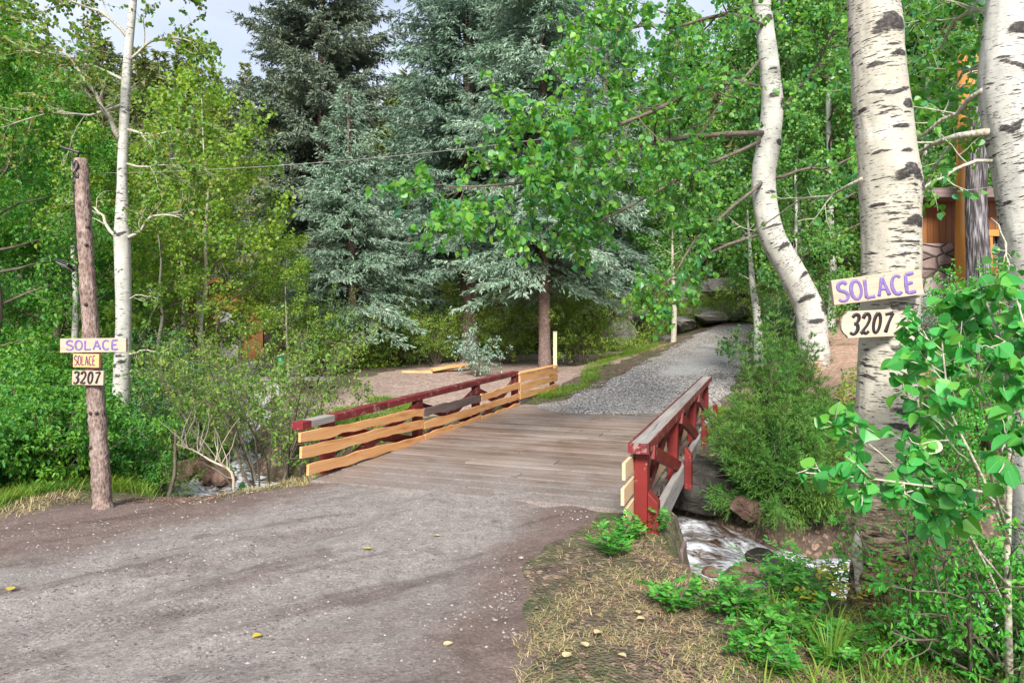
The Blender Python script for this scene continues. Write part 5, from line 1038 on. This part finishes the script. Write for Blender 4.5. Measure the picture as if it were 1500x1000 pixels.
# poplar sapling with big leaves at the right front
def sapling():
    base = at(1478, 985, 3.15); o = thing('poplar_sapling', 'poplar sapling with big blue green leaves in front of the right edge aspen', 'sapling', tuple(base)); rng = np.random.default_rng(6); limb = MB(); tw = limb; lf = Leafs()
    def st(pts, r0, r1, n2, L2, n3, L3, nl, s0=.25): grow(limb, tw, lf, smooth_path(ats(pts) - base, 9), r0, r1, rng, n2, L2, n3, L3, nl + 1, .068, s0=s0, spread=.045, hang=.5)
    st([(1478, 985, 3.15), (1476, 800, 3.15), (1480, 640, 3.1), (1470, 520, 3.1), (1440, 430, 3.15)], .018, .004, 9, .3, 3, .13, 4, .45)
    st([(1478, 800, 3.15), (1440, 700, 3.0), (1395, 610, 2.95), (1385, 550, 2.95), (1380, 500, 3.0)], .008, .003, 10, .27, 3, .13, 4, .25)
    st([(1480, 760, 3.15), (1440, 720, 2.9), (1360, 712, 2.8), (1270, 700, 2.75), (1180, 692, 2.75)], .007, .003, 8, .14, 2, .09, 4, .3)
    st([(1478, 860, 3.15), (1420, 790, 3.0), (1330, 700, 2.9), (1260, 640, 2.95), (1225, 625, 3.0)], .006, .002, 6, .15, 2, .1, 3, .45)
    st([(1476, 700, 3.1), (1500, 600, 2.9), (1510, 520, 2.9), (1490, 440, 2.95)], .008, .003, 9, .27, 3, .13, 4, .25)
    st([(1476, 780, 3.1), (1450, 690, 2.6), (1470, 650, 2.4), (1520, 640, 2.3)], .007, .003, 7, .22, 2, .12, 4, .4)
    st([(1478, 640, 3.1), (1430, 560, 3.2), (1400, 500, 3.3), (1380, 455, 3.4)], .006, .003, 9, .24, 3, .13, 4, .25)
    st([(1478, 900, 3.15), (1430, 800, 3.0), (1390, 740, 2.95), (1350, 690, 2.95)], .006, .003, 8, .2, 2, .12, 4, .4)
    limb.build('stem', MT['limb'], o, True); lf.into(MB(), T_BIG, True, rng).build('foliage', LF['near'], o)
sapling()
shrub('rose_bush', 'small leaved green rose bush at the bottom right corner', gpos(1420, 3.5), 48, 1.05, .62, 24, 7, 4, 7, .034, 'nearlow', L3=.12, spread=.03)
shrub('rose_bush', 'small leaved green rose bush right of the thick aspen foot', gpos(1400, 4.5), 49, .6, .45, 20, 7, 4, 7, .036, 'nearlow', L3=.12, spread=.03)
shrub('rose_bush', 'small leaved rose bush half outside the right edge', gpos(1510, 3.3), 50, .8, .5, 20, 7, 4, 7, .034, 'nearlow', L3=.12, spread=.03)
shrub('shrub', 'pale flowering looking shrub in front of the cabin stone wall', gpos(1368, 9.5), 51, 1.25, .65, 18, 7, 4, 6, .05, 'silver', L3=.2, spread=.06)
shrub('shrub', 'green shrub across the stream seen between the thick aspen and the sapling stem', gpos(1375, 7.3), 54, 1.25, .7, 20, 8, 4, 7, .045, 'nearlow', L3=.16, spread=.04)
shrub('shrub', 'green shrub across the stream behind the right edge aspen', gpos(1455, 7.6), 55, 1.5, .8, 20, 8, 4, 7, .05, 'nearlow', L3=.16, spread=.04)
shrub('shrub', 'green shrub under the cabin window', gpos(1440, 8.6), 52, 1.5, .8, 18, 7, 4, 6, .06, 'nearlow', L3=.2, spread=.06)
shrub('shrub', 'tall green shrub right behind the juniper beside the crooked aspen', gpos(1158, 13.6), 53, 2.0, .6, 20, 7, 4, 7, .07, 'bluebush', L3=.2, spread=.08)
# herbs with feather-cut leaves along the bank: a few originals, then copies
def herb(label, loc, seed, Ht, ns, leaf='forb', ll=.035):
    rng = np.random.default_rng(seed); root = thing('leafy_herb', label, 'herb', loc, 0, 'herbs along the near bank'); stem = MB(); lf = Leafs()
    for i in range(ns):
        az = i * 2.4 + rng.uniform(-.3, .3); q = .25 + .6 * rng.random(); pts = wander((0, 0, -.03), (math.cos(az) * q, math.sin(az) * q, 1), Ht * rng.uniform(.55, 1.1), 5, rng, .12, -.06); stem.tube(pts, np.linspace(.004, .0015, 6), 4, cap=False, bark=True)
        for k in range(7):
            s = .3 + .7 * k / 6; j = min(int(s * 5), 4); b = pts[j] + (pts[j + 1] - pts[j]) * (s * 5 - j); a2 = rng.uniform(0, 6.28); d = unit(np.array([math.cos(a2), math.sin(a2), .45])); L = Ht * .32 * rng.uniform(.7, 1.2); lat = unit(np.cross(d, [0, 0, 1])); up = np.cross(lat, d)
            stem.tube(np.array([b, b + d * L * .6, b + d * L - up * L * .15]), [.0018, .0014, .001], 3, cap=False, bark=True)
            u = np.repeat(np.linspace(.3, 1, 4), 2); sg = np.tile([1., -1.], 4)
            lf.add(b + d * (L * u)[:, None] - up * (L * .15 * u ** 2)[:, None], unit(d * .7 + lat * sg[:, None] * .8 + rng.normal(0, .12, (8, 3))), unit(up + rng.normal(0, .25, (8, 3))), ll * rng.uniform(.8, 1.2, 8)); lf.add((b + d * L)[None], d[None], up[None], np.array([ll * 1.1]))
    stem.build('stem', MT['twig'], root); lf.into(MB(), T_OVAL).build('foliage', LF[leaf], root); return root
HS = [(955, 800, 5.75, 'low herb clump at the foot of the outer bridge post'), (920, 795, 5.6, 'low herb clump left of the outer bridge post'), (905, 830, 5.2, 'herb clump on the bank edge below the bridge corner'), (985, 925, 4.2, 'lone small herb on the dry grass'),
      (1130, 900, 4.45, 'herb under the thin yellowing stem'), (1165, 880, 4.5, 'upright herb left of the thick aspen foot'), (1190, 905, 4.25, 'leafy herb against the left of the aspen foot'), (1120, 945, 3.95, 'herb clump in the grass before the thick aspen, left one'), (1180, 960, 3.8, 'herb clump in the grass before the thick aspen, middle one'), (1240, 975, 3.7, 'herb clump in the grass before the thick aspen, right one'), (1090, 985, 3.6, 'herb at the bottom edge left of the grass tuft'), (1350, 985, 3.55, 'herb at the bottom edge under the rose bush'), (1060, 930, 4.15, 'herb on the brown litter between grass and bank'), (1215, 860, 4.6, 'tall herb with yellow tinge close to the aspen bark'), (1150, 990, 3.45, 'herb cut by the bottom edge'), (1420, 990, 3.4, 'herb cut by the bottom edge under the rose bush'), (1085, 925, 4.2, 'herb between the brown litter and the grass tuft'), (1225, 995, 3.5, 'herb at the bottom edge beside the long bladed tuft')]
protos = [herb('', (0, 0, 0), 61, .26, 7), herb('', (0, 0, 0), 62, .2, 8), herb('', (0, 0, 0), 63, .42, 7)]
rng = np.random.default_rng(8)
for i, (px, py, Y, lb) in enumerate(HS):
    k = 2 if 'upright' in lb or 'tall' in lb else i % 2
    x = (px - 750) / 1000 * Y; loc = (x, Y, h1(x, Y))
    if i in (0, 1) or (k == 2 and protos[2].get('label') == None and not protos[2].get('used')):
        o = protos[k]; o.location = loc; o['label'] = lb; o['used'] = 1
    else: o = copy_thing(protos[k], loc, rng.uniform(0, 6), rng.uniform(.8, 1.25), lb)
for o in protos:
    if 'used' in o: del o['used']
for o in SC.objects:
    if 'used' in o: del o['used']
yl = herb('yellowing herb leaning against the thick aspen', gpos(1228, 4.0), 64, .42, 2, 'gold', .04)
# ------------------------------------------------------------------ grass, straw, pebbles, litter
def scatter(n, poly, seed, dens=None):
    rng = np.random.default_rng(seed); P = np.array(poly); out = []
    while sum(map(len, out)) < n:
        x = rng.uniform(P[:, 0].min(), P[:, 0].max(), n); y = rng.uniform(P[:, 1].min(), P[:, 1].max(), n); k = poly_sd(x, y, poly) + fbm(x, y, .7, seed, 3) * .5 > 0
        if dens is not None: k &= rng.random(n) < dens(x, y)
        out.append(np.stack([x[k], y[k]], 1))
    return np.concatenate(out)[:n]
def gpoly(lst): return [((px - 750) / 1000 * Y, Y) for px, Y in lst]
def grass(name, specs, mat, kind='stuff'):
    mb = MB()
    for poly, n, h, seed, lean in specs:
        rng = np.random.default_rng(seed); XY = scatter(n, poly, seed, lambda x, y: np.clip(.5 + 2.2 * fbm(x, y, .5, seed + 5, 3), .05, 1)); P = np.stack([XY[:, 0], XY[:, 1], H(XY[:, 0], XY[:, 1])], 1)
        a = rng.uniform(0, 6.28, n); A = unit(np.stack([np.cos(a) * lean, np.sin(a) * lean, np.ones(n) * rng.uniform(.25, 1, n)], 1)); N = unit(np.stack([-np.cos(a) * .5, -np.sin(a) * .5, np.ones(n)], 1))
        mb.leaves(P - np.array([0, 0, .01]), A, N, h * rng.uniform(.4, 1.2, n), T_BL)
    return tag(mb.build(name, mat), None, None, kind=kind)
FRONT = [(.95, 6.3), (.35, 5.5), (.08, 4.3), (.02, 3.2), (.1, 2.2), (2.6, 2.2), (2.7, 3.4), (1.9, 4.3), (1.35, 5.2), (1.25, 6.0)]
grass('dry_grass', [(FRONT, 21000, .085, 71, 1.5), (gpoly([(300, 6.95), (440, 7.4), (490, 7.9), (520, 8.3), (440, 8.1), (340, 7.6)]), 2600, .1, 72, .9), (gpoly([(-60, 5.7), (0, 5.9), (70, 6.6), (140, 6.9), (60, 7.4), (-60, 6.8)]), 1500, .12, 73, 1.0), (gpoly([(960, 23), (985, 25.5), (930, 27), (900, 24)]), 3000, .12, 86, .9)], LF['drygrass'])
grass('green_grass', [(gpoly([(440, 9.3), (500, 10.6), (600, 13.5), (640, 14.8), (560, 15.2), (470, 13), (400, 10.5)]), 9000, .2, 74, .7), (gpoly([(765, 14.4), (850, 15.2), (865, 17), (800, 16.6)]), 5000, .16, 75, .7), (gpoly([(852, 16), (885, 20), (978, 27.5), (950, 29.5), (880, 27), (862, 22)]), 14000, .2, 76, .7),
    (gpoly([(1040, 3.3), (1120, 4.3), (1230, 4.2), (1380, 3.9), (1500, 3.2), (1500, 2.8), (1150, 2.8)]), 1500, .2, 77, .6), (gpoly([(-60, 6.3), (0, 6.6), (140, 7.4), (235, 7.6), (225, 8.3), (200, 8.4), (-60, 7.6)]), 7000, .2, 78, .7), (gpoly([(1040, 10.5), (1070, 12), (1050, 13.5), (1035, 12)]), 1500, .22, 79, .7), (FRONT, 1500, .06, 80, 1.2)], LF['grass'])
def cover(name, specs, mat):
    mb = MB()
    for poly, n, sz, hh, seed in specs:
        rng = np.random.default_rng(seed); XY = scatter(n, poly, seed, lambda x, y: np.clip(.35 + 2.6 * fbm(x, y, 1.6, seed + 5, 4), .02, 1)); P = np.stack([XY[:, 0], XY[:, 1], H(XY[:, 0], XY[:, 1]) + hh * rng.random(n) ** 1.5 * (.5 + 1.5 * np.clip(.5 + fbm(XY[:, 0], XY[:, 1], 1.2, seed + 9), 0, 1))], 1)
        mb.leaves(P, unit(rvec(rng, n) + np.array([0, 0, .2])), unit(rvec(rng, n) + np.array([0, -.3, .8])), sz * rng.uniform(.6, 1.2, n), T_OVAL)
    return tag(mb.build(name, mat), None, None, kind='stuff')
cover('undergrowth', [([(-9, 23.5), (-6, 22.5), (-3, 25.5), (3.5, 28), (8, 32), (6, 40), (-12, 40)], 26000, .13, .5, 181), ([(-14, 8.5), (-6.3, 8.6), (-7.5, 14), (-7, 22), (-12, 32), (-26, 30), (-26, 12)], 22000, .11, .45, 182), ([(10, 33), (13, 29.5), (18, 26), (26, 30), (24, 42), (6, 42)], 16000, .14, .5, 183), ([(3.6, 8.2), (5, 7.3), (8, 7), (11, 9.5), (8.5, 9.3), (6.2, 8.9), (4.6, 9.4)], 5000, .06, .25, 184)], LF['under'])
cover('bank_herbage', [(gpoly([(1050, 4.55), (1140, 5.0), (1235, 4.5), (1400, 4.4), (1500, 4.2), (1500, 2.9), (1130, 2.9), (1060, 3.6)]), 1500, .03, .05, 185)], LF['forb'])
def tufts():
    lab = ['long bladed grass tuft in front of the thick aspen foot', 'long bladed grass tuft right of the aspen foot', 'long bladed grass tuft at the bottom edge of the near bank']
    for i, (px, Y) in enumerate([(1300, 3.75), (1345, 3.85), (1215, 3.5)]):
        rng = np.random.default_rng(90 + i); n = 60; o = thing('grass_tuft', lab[i], 'grass', gpos(px, Y)); mb = MB(); a = rng.uniform(0, 6.28, n)
        for k in range(n):
            d = np.array([math.cos(a[k]), math.sin(a[k]), 0]); L = rng.uniform(.2, .5); q = np.linspace(0, 1, 5)[:, None]; sp_ = rng.uniform(.15, .6)
            c = d * .03 + d * sp_ * L * q ** 1.6 + np.array([0, 0, 1]) * L * (q - .45 * sp_ * 2 * q ** 2.4); w = np.cross(d, [0, 0, 1]) * .0035 * (1.05 - q); V = np.stack([c - w, c + w], 1).reshape(-1, 3)
            mb.add(V, [[(2 * j, 2 * j + 1, 2 * j + 3, 2 * j + 2) for j in range(4)]])
        mb.build('blade', LF['grass'], o)
tufts()
def pebbles(name, specs, mat):
    mb = MB(); oc = unit(np.array([(1, 0, 0), (-1, 0, 0), (0, 1, 0), (0, -1, 0), (0, 0, 1), (0, 0, -1)], float)); fc = [(0, 2, 4), (2, 1, 4), (1, 3, 4), (3, 0, 4), (2, 0, 5), (1, 2, 5), (3, 1, 5), (0, 3, 5)]
    for poly, n, s0, s1, seed in specs:
        rng = np.random.default_rng(seed); XY = scatter(n, poly, seed, lambda x, y: np.clip(.45 + 2 * fbm(x, y, .8, seed + 5, 3), .08, 1)); z = H(XY[:, 0], XY[:, 1]) + .014; S = s0 * (s1 / s0) ** (rng.random(n) ** 2.5)
        V = oc[None] * rng.uniform(.55, 1.2, (n, 6, 1)) * S[:, None, None] * np.array([1, 1, .6]); a = rng.uniform(0, 6.28, n); c, s = np.cos(a)[:, None], np.sin(a)[:, None]
        V = np.stack([V[..., 0] * c - V[..., 1] * s, V[..., 0] * s + V[..., 1] * c, V[..., 2]], 2) + np.stack([XY[:, 0], XY[:, 1], z], 1)[:, None]
        mb.add(V.reshape(-1, 3), [(np.arange(n)[:, None, None] * 6 + np.array(fc)[None]).reshape(-1, 3)])
    return tag(mb.build(name, mat), None, None, kind='stuff')
def m_peb():
    g = G('loose stones'); c = g.ramp(g.island(), [(0, (.07, .058, .052)), (.4, (.18, .155, .142)), (.8, (.30, .27, .25)), (1, (.42, .39, .36))]); return g.out(g.pbsdf(c, .85))
MT['peb'] = m_peb()
pebbles('loose_gravel', [([(-5, 3), (-4.6, 6.2), (-2.2, 7.2), (.7, 6.2), (0, 5.2), (-.1, 3), (-.1, 2), (-5, 2)], 17000, .004, .02, 81), (DRIVE, 12000, .015, .035, 82)], MT['peb'])
pebbles('bark_litter', [([(.2, 2.2), (.1, 4.4), (.9, 5.6), (1.5, 5.4), (2.4, 4.4), (2.6, 2.2)], 2500, .006, .022, 83), (gpoly([(60, 6.4), (150, 6.6), (320, 6.6), (400, 7.1), (200, 7.2), (60, 6.9)]), 1500, .006, .02, 84)], MT['redrock'])
LL = [(383, 930, 'goldleaf', 'yellow fallen leaf on the road nearest the bottom edge'), (543, 807, 'goldleaf', 'yellow fallen leaf on the road toward the bridge'), (12, 876, 'goldleaf', 'yellow fallen leaf at the left edge of the road'), (650, 957, 'drygrass', 'tan fallen leaf on the road near the dry grass'), (635, 788, 'drygrass', 'pale fallen leaf on the light gravel strip'), (930, 900, 'drygrass', 'pale dry leaf on the dark soil patch, upper one'), (945, 912, 'drygrass', 'pale dry leaf beside the upper one on the dark soil patch'), (880, 930, 'drygrass', 'pale dry leaf left on the dark soil patch'), (860, 955, 'drygrass', 'pale dry leaf at the lower left of the dark soil patch'), (905, 965, 'drygrass', 'pale dry leaf in the straw near the bottom edge'), (1095, 945, 'drygrass', 'pale dry leaf on the bank litter near the herbs'), (826, 972, 'drygrass', 'pale dry leaf near the bottom edge of the straw')]
for i, (px, py, mt, lb) in enumerate(LL):
    Y = HC * 1000 / (py - HZ); x = (px - 750) / 1000 * Y; mb = MB(); rng = np.random.default_rng(i); a = rng.uniform(0, 6.28)
    mb.leaves(np.zeros((1, 3)), np.array([[math.cos(a), math.sin(a), .15]]), np.array([[.1, .1, 1.]]), np.array([.055]), T_ASPEN); o = mb.build('fallen_leaf', LF[mt]); o.location = (x, Y, h1(x, Y) + .03); tag(o, lb, 'leaf')
